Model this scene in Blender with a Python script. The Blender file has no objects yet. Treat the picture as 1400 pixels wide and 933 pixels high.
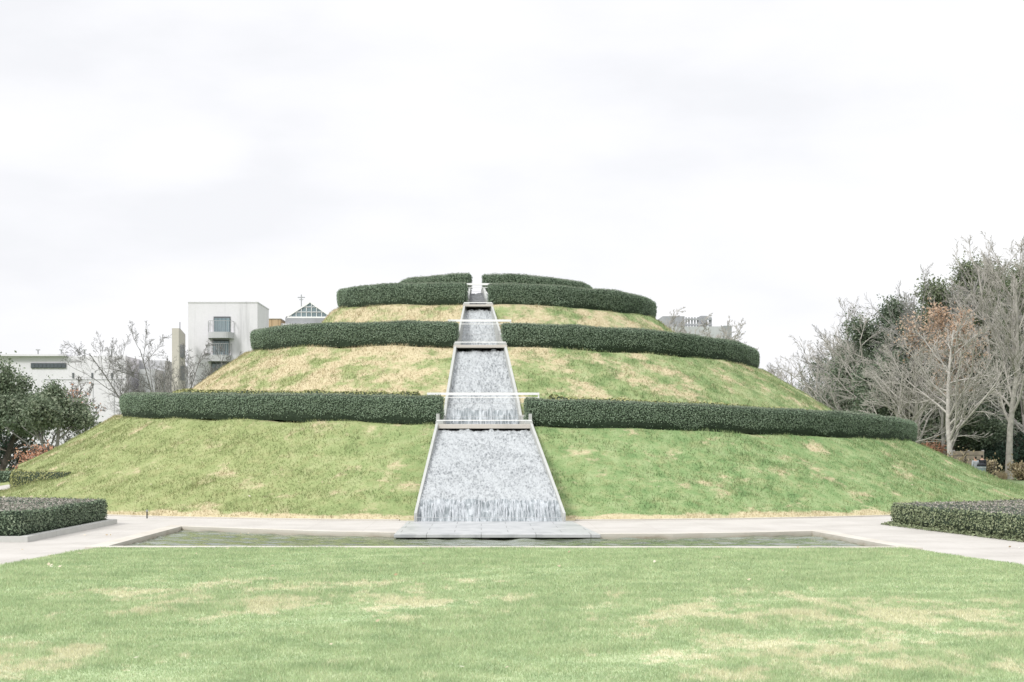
import bpy, bmesh, math, random
import numpy as np
from mathutils import Vector

random.seed(7)
RNG = np.random.default_rng(7)
PI = math.pi
scene = bpy.context.scene
COL = scene.collection

# ------------------------------------------------------------------ camera
EYE = 2.2
F_PX, VX, HY = 2250.0, 658.0, 607.0          # focal length, axis column and horizon row of the 1400 px photograph
cam_d = bpy.data.cameras.new("camera")
cam = bpy.data.objects.new("camera", cam_d)
COL.objects.link(cam)
cam.location = (0, 0, EYE)
cam.rotation_euler = (PI / 2, 0, 0)
cam_d.sensor_width = 36.0
cam_d.lens = F_PX * 36.0 / 1400.0
cam_d.shift_x = (700 - VX) / 1400.0
cam_d.shift_y = (HY - 466.5) / 1400.0
cam_d.clip_start = 0.1
cam_d.clip_end = 6000
scene.camera = cam


def at(px, py, d):
    """world point seen at a photograph pixel at depth d"""
    return ((px - VX) / F_PX * d, d, EYE + (HY - py) / F_PX * d)


# ------------------------------------------------------------------ helpers
def tag(o, label=None, cat=None, group=None, kind=None):
    if label: o["label"] = label
    if cat: o["category"] = cat
    if group: o["group"] = group
    if kind: o["kind"] = kind
    return o


def link(name, me, parent=None):
    o = bpy.data.objects.new(name, me)
    COL.objects.link(o)
    if parent is not None: o.parent = parent
    return o


def empty(name, loc, label, cat, group=None):
    o = bpy.data.objects.new(name, None)
    o.empty_display_size = 0.2
    COL.objects.link(o)
    o.location = loc
    tag(o, label, cat, group)
    return o


class MB:
    """collects polygons, builds one mesh"""
    def __init__(self):
        self.v, self.f, self.m, self.n = [], [], [], 0

    def add(self, verts, faces, mat=0):
        verts = np.asarray(verts, dtype=np.float64).reshape(-1, 3)
        faces = np.asarray(faces, dtype=np.int64)
        self.v.append(verts)
        self.f.append(faces + self.n)
        self.m.append(np.full(len(faces), mat, dtype=np.int32))
        self.n += len(verts)

    def box(self, x0, x1, y0, y1, z0, z1, mat=0):
        v = [(x0, y0, z0), (x1, y0, z0), (x1, y1, z0), (x0, y1, z0), (x0, y0, z1), (x1, y0, z1), (x1, y1, z1), (x0, y1, z1)]
        self.hexa(v, mat)

    def hexa(self, v, mat=0):
        f = [(0, 3, 2, 1), (4, 5, 6, 7), (0, 1, 5, 4), (1, 2, 6, 5), (2, 3, 7, 6), (3, 0, 4, 7)]
        self.add(v, f, mat)

    def bar(self, p, q, w, h=None, mat=0):
        """square bar from p to q"""
        h = h or w
        p, q = np.array(p, float), np.array(q, float)
        d = q - p
        d /= np.linalg.norm(d)
        up = np.array([0, 0, 1.0]) if abs(d[2]) < 0.9 else np.array([0, 1.0, 0])
        s = np.cross(d, up); s /= np.linalg.norm(s)
        u = np.cross(s, d)
        v = []
        for c in (p, q):
            v += [c - s * w / 2 - u * h / 2, c + s * w / 2 - u * h / 2, c + s * w / 2 + u * h / 2, c - s * w / 2 + u * h / 2]
        self.add(v, [(0, 1, 2, 3), (7, 6, 5, 4), (0, 4, 5, 1), (1, 5, 6, 2), (2, 6, 7, 3), (3, 7, 4, 0)], mat)

    def tube(self, pts, rad, sides=8, mat=0):
        P = np.asarray(pts, float)[None]
        R = np.broadcast_to(np.asarray(rad, float), (1, P.shape[1]))
        v, f = tube_arrays(P, R, sides)
        self.add(v, f, mat)

    def lathe(self, prof, c, n=16, mat=0):
        prof = np.array(prof, float)
        k = len(prof)
        a = np.arange(n) * 2 * PI / n
        v = np.stack([c[0] + np.outer(prof[:, 0], np.cos(a)), c[1] + np.outer(prof[:, 0], np.sin(a)),
                      c[2] + np.repeat(prof[:, 1:2], n, 1)], -1).reshape(-1, 3)
        f = [(i * n + j, i * n + (j + 1) % n, (i + 1) * n + (j + 1) % n, (i + 1) * n + j) for i in range(k - 1) for j in range(n)]
        self.add(v, f, mat)

    def prism(self, poly, z0, z1, mat=0, bottom=False):
        n = len(poly)
        v = [(x, y, z0) for x, y in poly] + [(x, y, z1) for x, y in poly]
        self.add(v, [(i, (i + 1) % n, n + (i + 1) % n, n + i) for i in range(n)], mat)
        # cap through a fan of quads and triangles stored as degenerate-free polygons
        self.caps = getattr(self, "caps", [])
        self.caps.append(([self.n - n + i for i in range(n)], mat))

    def build(self, name, mats, parent=None, smooth=False, bevel=0.0):
        V = np.concatenate(self.v)
        me = bpy.data.meshes.new(name)
        counts = np.concatenate([np.full(len(f), f.shape[1], dtype=np.int32) for f in self.f])
        idx = np.concatenate([f.reshape(-1) for f in self.f]).astype(np.int32)
        mi = np.concatenate(self.m)
        for cap, m in getattr(self, "caps", []):
            counts = np.append(counts, len(cap)).astype(np.int32)
            idx = np.concatenate([idx, np.array(cap, dtype=np.int32)])
            mi = np.append(mi, m).astype(np.int32)
        me.vertices.add(len(V))
        me.vertices.foreach_set("co", V.astype(np.float32).reshape(-1))
        me.loops.add(len(idx))
        me.loops.foreach_set("vertex_index", idx)
        me.polygons.add(len(counts))
        starts = np.concatenate([[0], np.cumsum(counts)[:-1]]).astype(np.int32)
        me.polygons.foreach_set("loop_start", starts)
        me.polygons.foreach_set("loop_total", counts)
        me.polygons.foreach_set("material_index", mi)
        me.polygons.foreach_set("use_smooth", np.full(len(counts), smooth))
        me.update(calc_edges=True)
        me.validate()
        for m in (mats if isinstance(mats, (list, tuple)) else [mats]):
            me.materials.append(m)
        o = link(name, me, parent)
        if parent is not None:
            o.matrix_parent_inverse = parent_inverse(parent)
        if bevel:
            b = o.modifiers.new("bevel", "BEVEL")
            b.width = bevel; b.segments = 2; b.limit_method = "ANGLE"
        return o


def parent_inverse(p):
    from mathutils import Matrix
    return Matrix.Translation(p.location).inverted()


def tube_arrays(P, R, sides):
    """P (N,S,3) centre lines, R (N,S) radii -> verts, quads"""
    N, S, _ = P.shape
    T = np.empty_like(P)
    T[:, 1:-1] = P[:, 2:] - P[:, :-2] if S > 2 else T[:, 1:-1]
    T[:, 0] = P[:, 1] - P[:, 0]
    T[:, -1] = P[:, -1] - P[:, -2]
    T /= np.linalg.norm(T, axis=2, keepdims=True) + 1e-9
    ref = np.where(np.abs(T[:, :1, 2:3]) < 0.9, np.array([0, 0, 1.0]), np.array([1.0, 0, 0]))
    ref = np.broadcast_to(ref, T.shape)
    A = np.cross(T, ref); A /= np.linalg.norm(A, axis=2, keepdims=True) + 1e-9
    B = np.cross(T, A)
    a = np.arange(sides) * 2 * PI / sides
    ring = A[:, :, None, :] * np.cos(a)[None, None, :, None] + B[:, :, None, :] * np.sin(a)[None, None, :, None]
    V = P[:, :, None, :] + ring * R[:, :, None, None]
    base = (np.arange(N)[:, None, None] * S + np.arange(S - 1)[None, :, None]) * sides
    j = np.arange(sides)[None, None, :]
    j2 = (j + 1) % sides
    f = np.stack([base + j, base + j2, base + sides + j2, base + sides + j], -1).reshape(-1, 4)
    return V.reshape(-1, 3), f


def noise_np(p, freq, seed=0, octaves=3):
    """cheap smooth value field: sum of sines in random directions"""
    r = np.random.default_rng(seed)
    out = np.zeros(len(p))
    amp, tot = 1.0, 0.0
    for o in range(octaves):
        for _ in range(5):
            d = r.normal(size=3); d /= np.linalg.norm(d)
            out += amp * np.sin(p @ d * freq * (0.7 + 0.6 * r.random()) * 2 * PI + r.random() * 6.28)
        tot += amp * 2.2
        amp *= 0.55; freq *= 2.1
    return out / tot


def sample_surface(V, Fq, n, rng):
    """area weighted points on quads -> pos, normal"""
    a, b, c, d = (V[Fq[:, i]] for i in range(4))
    nrm = np.cross(c - a, d - b)
    area = np.linalg.norm(nrm, axis=1) / 2
    nrm /= np.linalg.norm(nrm, axis=1, keepdims=True) + 1e-12
    k = rng.choice(len(Fq), n, p=area / area.sum())
    u, v = rng.random((2, n, 1))
    pos = (a[k] * (1 - u) + b[k] * u) * (1 - v) + (d[k] * (1 - u) + c[k] * u) * v
    return pos, nrm[k]


def leaf_quads(pos, nrm, size, rng, tilt=0.7, aspect=0.55):
    """diamond leaves lying roughly on a surface"""
    n = len(pos)
    nn = nrm + rng.normal(size=(n, 3)) * tilt
    nn /= np.linalg.norm(nn, axis=1, keepdims=True) + 1e-9
    r = rng.normal(size=(n, 3))
    t = np.cross(nn, r); t /= np.linalg.norm(t, axis=1, keepdims=True) + 1e-9
    b = np.cross(nn, t)
    s = (size * (0.6 + 0.8 * rng.random((n, 1))))
    V = np.stack([pos - t * s * .5, pos + b * s * aspect * .5, pos + t * s * .5, pos - b * s * aspect * .5], 1)
    return V.reshape(-1, 3), np.arange(4 * n).reshape(-1, 4)


def blades(pos, height, width, lean, rng):
    """one thin triangle per blade of grass"""
    n = len(pos)
    a = rng.random(n) * 2 * PI
    side = np.stack([np.cos(a), np.sin(a), np.zeros(n)], 1)
    h = height * (0.55 + 0.75 * rng.random((n, 1)))
    w = width * (0.7 + 0.6 * rng.random((n, 1)))
    la = rng.random(n) * 2 * PI
    off = np.stack([np.cos(la), np.sin(la), np.zeros(n)], 1) * h * lean * rng.random((n, 1)) * 1.6
    tip = pos + off
    tip[:, 2:3] += h
    base = pos.copy()
    base[:, 2] -= 0.01
    V = np.stack([base - side * w / 2, base + side * w / 2, tip], 1)
    return V.reshape(-1, 3), np.arange(3 * n).reshape(-1, 3)


# ------------------------------------------------------------------ materials
def new_mat(name):
    m = bpy.data.materials.new(name)
    m.use_nodes = True
    nt = m.node_tree
    for n in list(nt.nodes): nt.nodes.remove(n)
    out = nt.nodes.new("ShaderNodeOutputMaterial")
    return m, nt, out


def N(nt, t, **kw):
    n = nt.nodes.new(t)
    for k, v in kw.items():
        if k == "inp":
            for kk, vv in v.items(): n.inputs[kk].default_value = vv
        else:
            setattr(n, k, v)
    return n


def pos_node(nt, scale=(1, 1, 1)):
    g = N(nt, "ShaderNodeNewGeometry")
    m = N(nt, "ShaderNodeVectorMath", operation="MULTIPLY")
    m.inputs[1].default_value = scale
    nt.links.new(g.outputs["Position"], m.inputs[0])
    return m.outputs[0]


def noise(nt, vec, scale, detail=4, rough=0.55, out="Fac"):
    n = N(nt, "ShaderNodeTexNoise", inp={"Scale": scale, "Detail": detail, "Roughness": rough})
    nt.links.new(vec, n.inputs["Vector"])
    return n.outputs[out]


def ramp(nt, fac, stops, interp="LINEAR"):
    r = N(nt, "ShaderNodeValToRGB")
    r.color_ramp.interpolation = interp
    els = r.color_ramp.elements
    while len(els) < len(stops): els.new(0.5)
    for e, (p, c) in zip(els, stops):
        e.position = p
        e.color = (*c, 1) if not isinstance(c, (int, float)) else (c, c, c, 1)
    nt.links.new(fac, r.inputs["Fac"])
    return r.outputs["Color"]


def mix(nt, fac, a, b, blend="MIX"):
    n = N(nt, "ShaderNodeMix", data_type="RGBA", blend_type=blend)
    n.clamp_factor = True
    for sock, val in ((n.inputs["Factor"], fac), (n.inputs["A"], a), (n.inputs["B"], b)):
        if isinstance(val, bpy.types.NodeSocket): nt.links.new(val, sock)
        elif isinstance(val, (int, float)) and sock.type == "VALUE": sock.default_value = val
        else: sock.default_value = (*val, 1) if not isinstance(val, (int, float)) else (val, val, val, 1)
    return n.outputs["Result"]


def math_n(nt, op, a, b=None, clamp=False):
    n = N(nt, "ShaderNodeMath", operation=op, use_clamp=clamp)
    for i, v in enumerate((a, b)):
        if v is None: continue
        if isinstance(v, bpy.types.NodeSocket): nt.links.new(v, n.inputs[i])
        else: n.inputs[i].default_value = v
    return n.outputs[0]


def maprange(nt, v, a, b, c=0.0, d=1.0, smooth=True):
    n = N(nt, "ShaderNodeMapRange", interpolation_type="SMOOTHSTEP" if smooth else "LINEAR")
    nt.links.new(v, n.inputs["Value"])
    for k, x in (("From Min", a), ("From Max", b), ("To Min", c), ("To Max", d)): n.inputs[k].default_value = x
    return n.outputs["Result"]


def principled(nt, out, color, rough=0.8, bump=None, bump_d=0.02, bump_s=0.5, spec=0.3, metallic=0.0):
    p = N(nt, "ShaderNodeBsdfPrincipled")
    if isinstance(color, bpy.types.NodeSocket): nt.links.new(color, p.inputs["Base Color"])
    else: p.inputs["Base Color"].default_value = (*color, 1)
    p.inputs["Roughness"].default_value = rough
    p.inputs["Metallic"].default_value = metallic
    p.inputs["Specular IOR Level"].default_value = spec
    if bump is not None:
        b = N(nt, "ShaderNodeBump", inp={"Distance": bump_d, "Strength": bump_s})
        nt.links.new(bump, b.inputs["Height"])
        nt.links.new(b.outputs[0], p.inputs["Normal"])
    nt.links.new(p.outputs[0], out.inputs["Surface"])
    return p


def leaf_shader(nt, out, color, trans=0.3, rough=0.6, spec=0.25):
    p = N(nt, "ShaderNodeBsdfPrincipled")
    nt.links.new(color, p.inputs["Base Color"])
    p.inputs["Roughness"].default_value = rough
    p.inputs["Specular IOR Level"].default_value = spec
    t = N(nt, "ShaderNodeBsdfTranslucent")
    nt.links.new(color, t.inputs["Color"])
    mx = N(nt, "ShaderNodeMixShader", inp={"Fac": trans})
    nt.links.new(p.outputs[0], mx.inputs[1])
    nt.links.new(t.outputs[0], mx.inputs[2])
    nt.links.new(mx.outputs[0], out.inputs["Surface"])


def mat_foliage(name, dark, mid, light, scale=1.2, trans=0.25, rough=0.55):
    m, nt, out = new_mat(name)
    g = N(nt, "ShaderNodeNewGeometry")
    rnd = ramp(nt, g.outputs["Random Per Island"], [(0.0, dark), (0.55, mid), (1.0, light)])
    big = noise(nt, pos_node(nt), scale, 3)
    col = mix(nt, math_n(nt, "MULTIPLY", maprange(nt, big, 0.4, 0.68), 0.45), rnd, dark)
    leaf_shader(nt, out, col, trans, rough)
    return m


def mat_plain(name, color, rough=0.7, var=0.15, scale=3.0, bump=0.0, spec=0.3, metallic=0.0):
    m, nt, out = new_mat(name)
    n = noise(nt, pos_node(nt), scale, 5, 0.6)
    c0 = tuple(c * (1 - var) for c in color)
    c1 = tuple(min(1, c * (1 + var)) for c in color)
    col = ramp(nt, n, [(0.3, c0), (0.7, c1)])
    principled(nt, out, col, rough, n if bump else None, 0.02, bump, spec, metallic)
    return m


def mat_concrete(name, color, streak=0.25, scale=1.0, joint=None):
    """pale concrete with blotches and rain streaks running down"""
    m, nt, out = new_mat(name)
    blot = noise(nt, pos_node(nt), 0.9 * scale, 6, 0.65)
    fine = noise(nt, pos_node(nt), 14 * scale, 4, 0.6)
    st = noise(nt, pos_node(nt, (1, 1, 0.07)), 2.2 * scale, 5, 0.7)
    dk = tuple(c * 0.62 for c in color)
    col = ramp(nt, blot, [(0.25, tuple(c * 0.86 for c in color)), (0.75, color)])
    col = mix(nt, math_n(nt, "MULTIPLY", maprange(nt, st, 0.52, 0.72), streak), col, dk)
    col = mix(nt, math_n(nt, "MULTIPLY", maprange(nt, fine, 0.35, 0.75), 0.12), col, dk)
    principled(nt, out, col, 0.85, fine, 0.01, 0.3, 0.2)
    return m


G_DARK, G_MID, G_LIGHT = (0.145, 0.215, 0.088), (0.222, 0.292, 0.13), (0.31, 0.362, 0.188)
G_DRY, G_DRY2 = (0.56, 0.49, 0.33), (0.44, 0.36, 0.23)


def grass_colour(nt, blade, mound):
    v = pos_node(nt)
    big = noise(nt, v, 0.35, 4, 0.6)
    mid = noise(nt, v, 1.6, 5, 0.62)
    fine = noise(nt, v, 9.0, 3, 0.6)
    col = ramp(nt, mid, [(0.36, G_DARK), (0.5, G_MID), (0.64, G_LIGHT)])
    if mound:
        sep = N(nt, "ShaderNodeSeparateXYZ")
        nt.links.new(pos_node(nt), sep.inputs[0])
        x, z = sep.outputs[0], sep.outputs[2]
        # yellower to the left, fresher green to the right
        side = maprange(nt, x, -9, 7)
        col = mix(nt, math_n(nt, "MULTIPLY", math_n(nt, "SUBTRACT", 1.0, side), 0.42), col, (0.31, 0.315, 0.135))
        fresh = math_n(nt, "MULTIPLY", side, maprange(nt, z, 3.2, 2.6))
        col = mix(nt, math_n(nt, "MULTIPLY", fresh, 0.28), col, (0.15, 0.285, 0.115))
        worn = noise(nt, pos_node(nt), 2.6, 5, 0.7)
        col = mix(nt, maprange(nt, worn, 0.42, 0.72, 0.0, 0.32), col, (0.36, 0.32, 0.17))
        tier = math_n(nt, "MULTIPLY", maprange(nt, z, 3.0, 3.5), maprange(nt, x, 9.5, -4.5, 0.25, 1.0))
        foot = maprange(nt, z, 0.24, 0.06)
        edge3 = math_n(nt, "MULTIPLY", maprange(nt, z, 6.1, 6.5), maprange(nt, z, 7.0, 6.6))
        dry_n = noise(nt, pos_node(nt, (1, 1, 1.6)), 0.75, 6, 0.68)
        thr = math_n(nt, "ADD", dry_n, math_n(nt, "MULTIPLY", tier, 0.13))
        thr = math_n(nt, "SUBTRACT", thr, math_n(nt, "MULTIPLY", maprange(nt, z, 3.1, 2.7), 0.02))
        thr = math_n(nt, "ADD", thr, math_n(nt, "MULTIPLY", foot, 0.24))
        thr = math_n(nt, "ADD", thr, math_n(nt, "MULTIPLY", edge3, 0.06))
        dry = maprange(nt, thr, 0.52, 0.68)
        dry = math_n(nt, "MULTIPLY", dry, 0.9)
    else:
        dn = noise(nt, pos_node(nt, (1.25, 0.6, 1)), 1.0, 8, 0.75)
        worn = None                       # two worn areas, left of the middle and to the right
        for c, rad in (((-2.6, 23.5, 0), 5.2), ((4.6, 20.5, 0), 5.6), ((-4.6, 16.6, 0), 2.6), ((3.2, 16.8, 0), 3.6)):
            dd = N(nt, "ShaderNodeVectorMath", operation="DISTANCE")
            nt.links.new(v, dd.inputs[0]); dd.inputs[1].default_value = c
            b_ = maprange(nt, dd.outputs["Value"], rad, rad * .25)
            worn = b_ if worn is None else math_n(nt, "MAXIMUM", worn, b_)
        thr = math_n(nt, "ADD", dn, math_n(nt, "MULTIPLY", math_n(nt, "SUBTRACT", worn, 0.8), 0.14))
        thr = math_n(nt, "ADD", thr, math_n(nt, "MULTIPLY", math_n(nt, "SUBTRACT", noise(nt, v, 4.0, 5, 0.7), 0.5), 0.32))
        dry = math_n(nt, "MULTIPLY", maprange(nt, thr, 0.5, 0.57), 0.85)
        col = mix(nt, 0.5, col, (0.31, 0.4, 0.205))
        col = mix(nt, 1.0, col, (1.47, 1.39, 1.64), "MULTIPLY")
    dcol = ramp(nt, fine, [(0.3, G_DRY2), (0.7, G_DRY)] if mound else [(0.3, (0.56, 0.54, 0.37)), (0.7, (0.68, 0.66, 0.48))])
    col = mix(nt, dry, col, dcol)
    if blade:
        g = N(nt, "ShaderNodeNewGeometry")
        k = maprange(nt, g.outputs["Random Per Island"], 0, 1, 0.72, 1.3, False)
        mm = N(nt, "ShaderNodeVectorMath", operation="SCALE")
        nt.links.new(col, mm.inputs[0]); nt.links.new(k, mm.inputs["Scale"])
        col = mm.outputs[0]
        straw = maprange(nt, g.outputs["Random Per Island"], 0.93, 0.94)
        col = mix(nt, math_n(nt, "MULTIPLY", straw, 0.6), col, G_DRY)
    return col, fine


def mat_grass(name, blade, mound):
    m, nt, out = new_mat(name)
    col, fine = grass_colour(nt, blade, mound)
    if blade: leaf_shader(nt, out, col, 0.35, 0.6, 0.2)
    else: principled(nt, out, col, 0.95, fine, 0.04, 0.6, 0.1)
    return m


M = {}
M["lawn"] = mat_grass("lawn_soil", False, False)
M["lawn_blade"] = mat_grass("lawn_blades", True, False)
M["slope"] = mat_grass("slope_soil", False, True)
M["slope_blade"] = mat_grass("slope_blades", True, True)
M["hedge_core"] = mat_plain("hedge_twigs", (0.03, 0.046, 0.028), 0.95, 0.3, 8)  # dark twig core; bared at the ring hedge feet as painted shadow
M["hedge"] = mat_foliage("hedge_leaves", (0.15, 0.212, 0.14), (0.225, 0.3, 0.205), (0.295, 0.365, 0.265), 1.1, 0.1, rough=0.75)
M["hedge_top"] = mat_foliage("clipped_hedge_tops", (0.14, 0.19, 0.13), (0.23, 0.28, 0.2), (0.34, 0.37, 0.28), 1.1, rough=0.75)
M["hedge_yellow"] = mat_foliage("yellow_hedge_leaves", (0.2, 0.22, 0.085), (0.33, 0.345, 0.14), (0.46, 0.44, 0.21), 1.5, 0.1)
M["hedge_island"] = mat_foliage("island_hedge_leaves", (0.145, 0.18, 0.1), (0.25, 0.295, 0.165), (0.36, 0.39, 0.245), 1.6, 0.1)
M["hedge_left"] = mat_foliage("square_hedge_leaves", (0.11, 0.155, 0.1), (0.19, 0.25, 0.16), (0.285, 0.335, 0.23), 1.6, 0.1)
M["hedge_brown"] = mat_foliage("clipped_twig_tops", (0.29, 0.26, 0.225), (0.4, 0.37, 0.325), (0.5, 0.465, 0.415), 2.0)
M["cover"] = mat_foliage("groundcover_leaves", (0.04, 0.065, 0.045), (0.08, 0.115, 0.075), (0.14, 0.175, 0.12), 2.0)
M["park"] = mat_plain("park_turf", (0.15, 0.205, 0.09), 0.95, 0.3, 0.8)
M["path"] = None
M["bark_grey"] = mat_plain("grey_bark", (0.26, 0.252, 0.24), 0.9, 0.3, 5, 0.4)
M["bark_pale"] = mat_plain("pale_bark", (0.37, 0.35, 0.32), 0.9, 0.25, 5, 0.4)
M["bark_mid"] = mat_plain("mid_grey_bark", (0.17, 0.165, 0.155), 0.9, 0.3, 5, 0.4)
M["bark_dark"] = mat_plain("dark_bark", (0.12, 0.105, 0.09), 0.95, 0.3, 6, 0.5)
M["oak_leaf"] = mat_foliage("oak_leaves", (0.105, 0.145, 0.09), (0.2, 0.245, 0.16), (0.31, 0.345, 0.245), 0.5)
M["ever_leaf"] = mat_foliage("evergreen_leaves", (0.08, 0.112, 0.075), (0.155, 0.198, 0.135), (0.24, 0.28, 0.195), 0.35)
M["olive_leaf"] = mat_foliage("olive_green_leaves", (0.105, 0.138, 0.08), (0.195, 0.23, 0.135), (0.28, 0.315, 0.2), 0.35)
M["dark_leaf"] = mat_foliage("dark_shrub_leaves", (0.022, 0.042, 0.03), (0.045, 0.078, 0.052), (0.085, 0.125, 0.085), 0.6)
M["orange_leaf"] = mat_foliage("withered_orange_leaves", (0.46, 0.32, 0.22), (0.6, 0.45, 0.34), (0.68, 0.56, 0.45), 0.9, 0.4)
M["red_leaf"] = mat_foliage("red_orange_leaves", (0.46, 0.23, 0.15), (0.58, 0.33, 0.22), (0.62, 0.43, 0.3), 1.2, 0.4)
M["tan_leaf"] = mat_foliage("tan_dry_leaves", (0.25, 0.2, 0.12), (0.36, 0.3, 0.19), (0.46, 0.4, 0.27), 1.2, 0.3)
M["litter"] = mat_foliage("fallen_leaf_litter", (0.4, 0.3, 0.18), (0.62, 0.55, 0.42), (0.75, 0.72, 0.64), 1.2, 0.3)
M["concrete"] = mat_concrete("pale_concrete", (0.5, 0.5, 0.475), 0.35, 1.4)
M["wall"] = mat_concrete("channel_stone", (0.46, 0.47, 0.45), 0.3, 2.0)
M["museum"] = mat_concrete("museum_concrete", (0.73, 0.715, 0.745), 0.8, 0.35)
M["museum_dark"] = mat_concrete("shaded_panel", (0.5, 0.505, 0.515), 0.35, 0.35)  # darker museum concrete with shade put into its colour; panel joints share it
M["tan_stone"] = mat_concrete("tan_stone", (0.56, 0.525, 0.475), 0.35, 0.4)
M["white_metal"] = mat_plain("white_painted_metal", (0.8, 0.8, 0.79), 0.4, 0.04, 2, 0, 0.5)
M["steel"] = mat_plain("grey_steel", (0.42, 0.43, 0.43), 0.35, 0.1, 4, 0, 0.5, 0.6)
M["dark_metal"] = mat_plain("dark_metal", (0.05, 0.055, 0.055), 0.5, 0.2, 4)
M["roof_grey"] = mat_plain("grey_cladding", (0.3, 0.31, 0.32), 0.6, 0.1, 1)
M["frame_grey"] = mat_plain("grey_window_frame", (0.12, 0.13, 0.14), 0.5, 0.1, 3)
M["pale_far"] = mat_concrete("far_concrete", (0.48, 0.49, 0.5), 0.2, 0.2)  # distance haze is put into this pale grey, no air is built
M["old_board"] = mat_plain("weathered_boards", (0.2, 0.17, 0.135), 0.9, 0.3, 3)
M["soil"] = mat_plain("mulch", (0.07, 0.05, 0.035), 0.95, 0.4, 14, 0.6)
M["pond_bed"] = mat_plain("pond_bed", (0.045, 0.05, 0.03), 0.95, 0.4, 1.5)
M["skin"] = mat_plain("skin", (0.42, 0.26, 0.19), 0.55, 0.05, 8)
M["hair"] = mat_plain("dark_hair", (0.02, 0.015, 0.012), 0.6, 0.3, 20)
M["grey_cloth"] = mat_plain("grey_cloth", (0.3, 0.32, 0.34), 0.9, 0.15, 12)
M["black_cloth"] = mat_plain("black_cloth", (0.018, 0.02, 0.024), 0.9, 0.2, 12)
M["bin"] = mat_plain("blue_grey_bin", (0.17, 0.215, 0.24), 0.4, 0.12, 4, 0, 0.5, 0.2)


def mat_path():
    m, nt, out = new_mat("path_concrete")
    v = pos_node(nt)
    br = N(nt, "ShaderNodeTexBrick", inp={"Scale": 1.0, "Mortar Size": 0.006, "Brick Width": 1.5, "Row Height": 1.5, "Bias": 0.0,
                                          "Color1": (0.5, 0.5, 0.5, 1), "Color2": (0.62, 0.62, 0.62, 1), "Mortar": (0, 0, 0, 1)})
    br.offset = 0.0
    nt.links.new(v, br.inputs["Vector"])
    blot = noise(nt, v, 0.6, 6, 0.65)
    fine = noise(nt, v, 18, 4, 0.65)
    col = ramp(nt, blot, [(0.28, (0.4, 0.38, 0.35)), (0.55, (0.49, 0.468, 0.435)), (0.8, (0.53, 0.51, 0.48))])
    col = mix(nt, maprange(nt, br.outputs["Color"], 0.5, 0.62, 0.0, 0.10), col, (0.33, 0.31, 0.28))
    col = mix(nt, math_n(nt, "MULTIPLY", br.outputs["Fac"], 0.4), col, (0.25, 0.22, 0.19))
    stain = noise(nt, pos_node(nt, (0.5, 1.4, 1)), 1.1, 5, 0.7)
    col = mix(nt, math_n(nt, "MULTIPLY", maprange(nt, stain, 0.6, 0.74), 0.3), col, (0.26, 0.23, 0.2))
    col = mix(nt, math_n(nt, "MULTIPLY", maprange(nt, fine, 0.4, 0.8), 0.16), col, (0.24, 0.22, 0.2))
    principled(nt, out, col, 0.85, fine, 0.01, 0.25, 0.25)
    return m


M["path"] = mat_path()


def mat_slab():
    m, nt, out = new_mat("slab_stone")
    v = pos_node(nt)
    br = N(nt, "ShaderNodeTexBrick", inp={"Scale": 1.0, "Mortar Size": 0.012, "Brick Width": 1.3, "Row Height": 1.05,
                                          "Color1": (0.4, 0.4, 0.4, 1), "Color2": (0.7, 0.7, 0.7, 1), "Mortar": (0, 0, 0, 1)})
    nt.links.new(v, br.inputs["Vector"])
    blot = noise(nt, v, 1.2, 6, 0.65)
    col = ramp(nt, blot, [(0.3, (0.36, 0.37, 0.375)), (0.7, (0.5, 0.505, 0.505))])
    col = mix(nt, maprange(nt, br.outputs["Color"], 0.4, 0.7, 0.0, 0.2), col, (0.36, 0.37, 0.37))
    col = mix(nt, math_n(nt, "MULTIPLY", br.outputs["Fac"], 0.75), col, (0.14, 0.14, 0.14))
    wet = maprange(nt, noise(nt, pos_node(nt, (1, .6, 1)), 1.6, 4, 0.6), 0.5, 0.62)
    col = mix(nt, math_n(nt, "MULTIPLY", wet, 0.4), col, (0.22, 0.235, 0.24))
    principled(nt, out, col, 0.4, blot, 0.01, 0.2, 0.4)
    return m


M["slab"] = mat_slab()


def mat_coping():
    m, nt, out = new_mat("coping_stone")
    v = pos_node(nt)
    st = noise(nt, pos_node(nt, (0.7, 0.7, 3)), 1.3, 5, 0.7)
    fine = noise(nt, v, 16, 4)
    col = ramp(nt, st, [(0.35, (0.54, 0.52, 0.46)), (0.55, (0.48, 0.44, 0.37)), (0.72, (0.28, 0.23, 0.17))])
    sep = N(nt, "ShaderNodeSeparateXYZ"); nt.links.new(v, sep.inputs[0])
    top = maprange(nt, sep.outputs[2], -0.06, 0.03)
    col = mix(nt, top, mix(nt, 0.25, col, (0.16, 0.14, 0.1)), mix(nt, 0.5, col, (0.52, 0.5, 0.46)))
    principled(nt, out, col, 0.85, fine, 0.01, 0.3, 0.25)
    return m


M["coping"] = mat_coping()


def mat_pond():
    m, nt, out = new_mat("pond_water")
    v = pos_node(nt, (0.55, 1.0, 1))
    w1 = noise(nt, v, 2.2, 4, 0.6)
    w2 = noise(nt, v, 7.0, 3, 0.6)
    h = math_n(nt, "ADD", w1, math_n(nt, "MULTIPLY", w2, 0.35))
    murk = noise(nt, pos_node(nt, (0.6, 1.2, 1)), 1.0, 4, 0.6)
    col = ramp(nt, murk, [(0.35, (0.075, 0.1, 0.06)), (0.65, (0.15, 0.175, 0.115))])
    p = principled(nt, out, col, 0.05, h, 0.05, 0.5, 0.5)
    p.inputs["IOR"].default_value = 1.33
    return m


M["pond"] = mat_pond()


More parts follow.
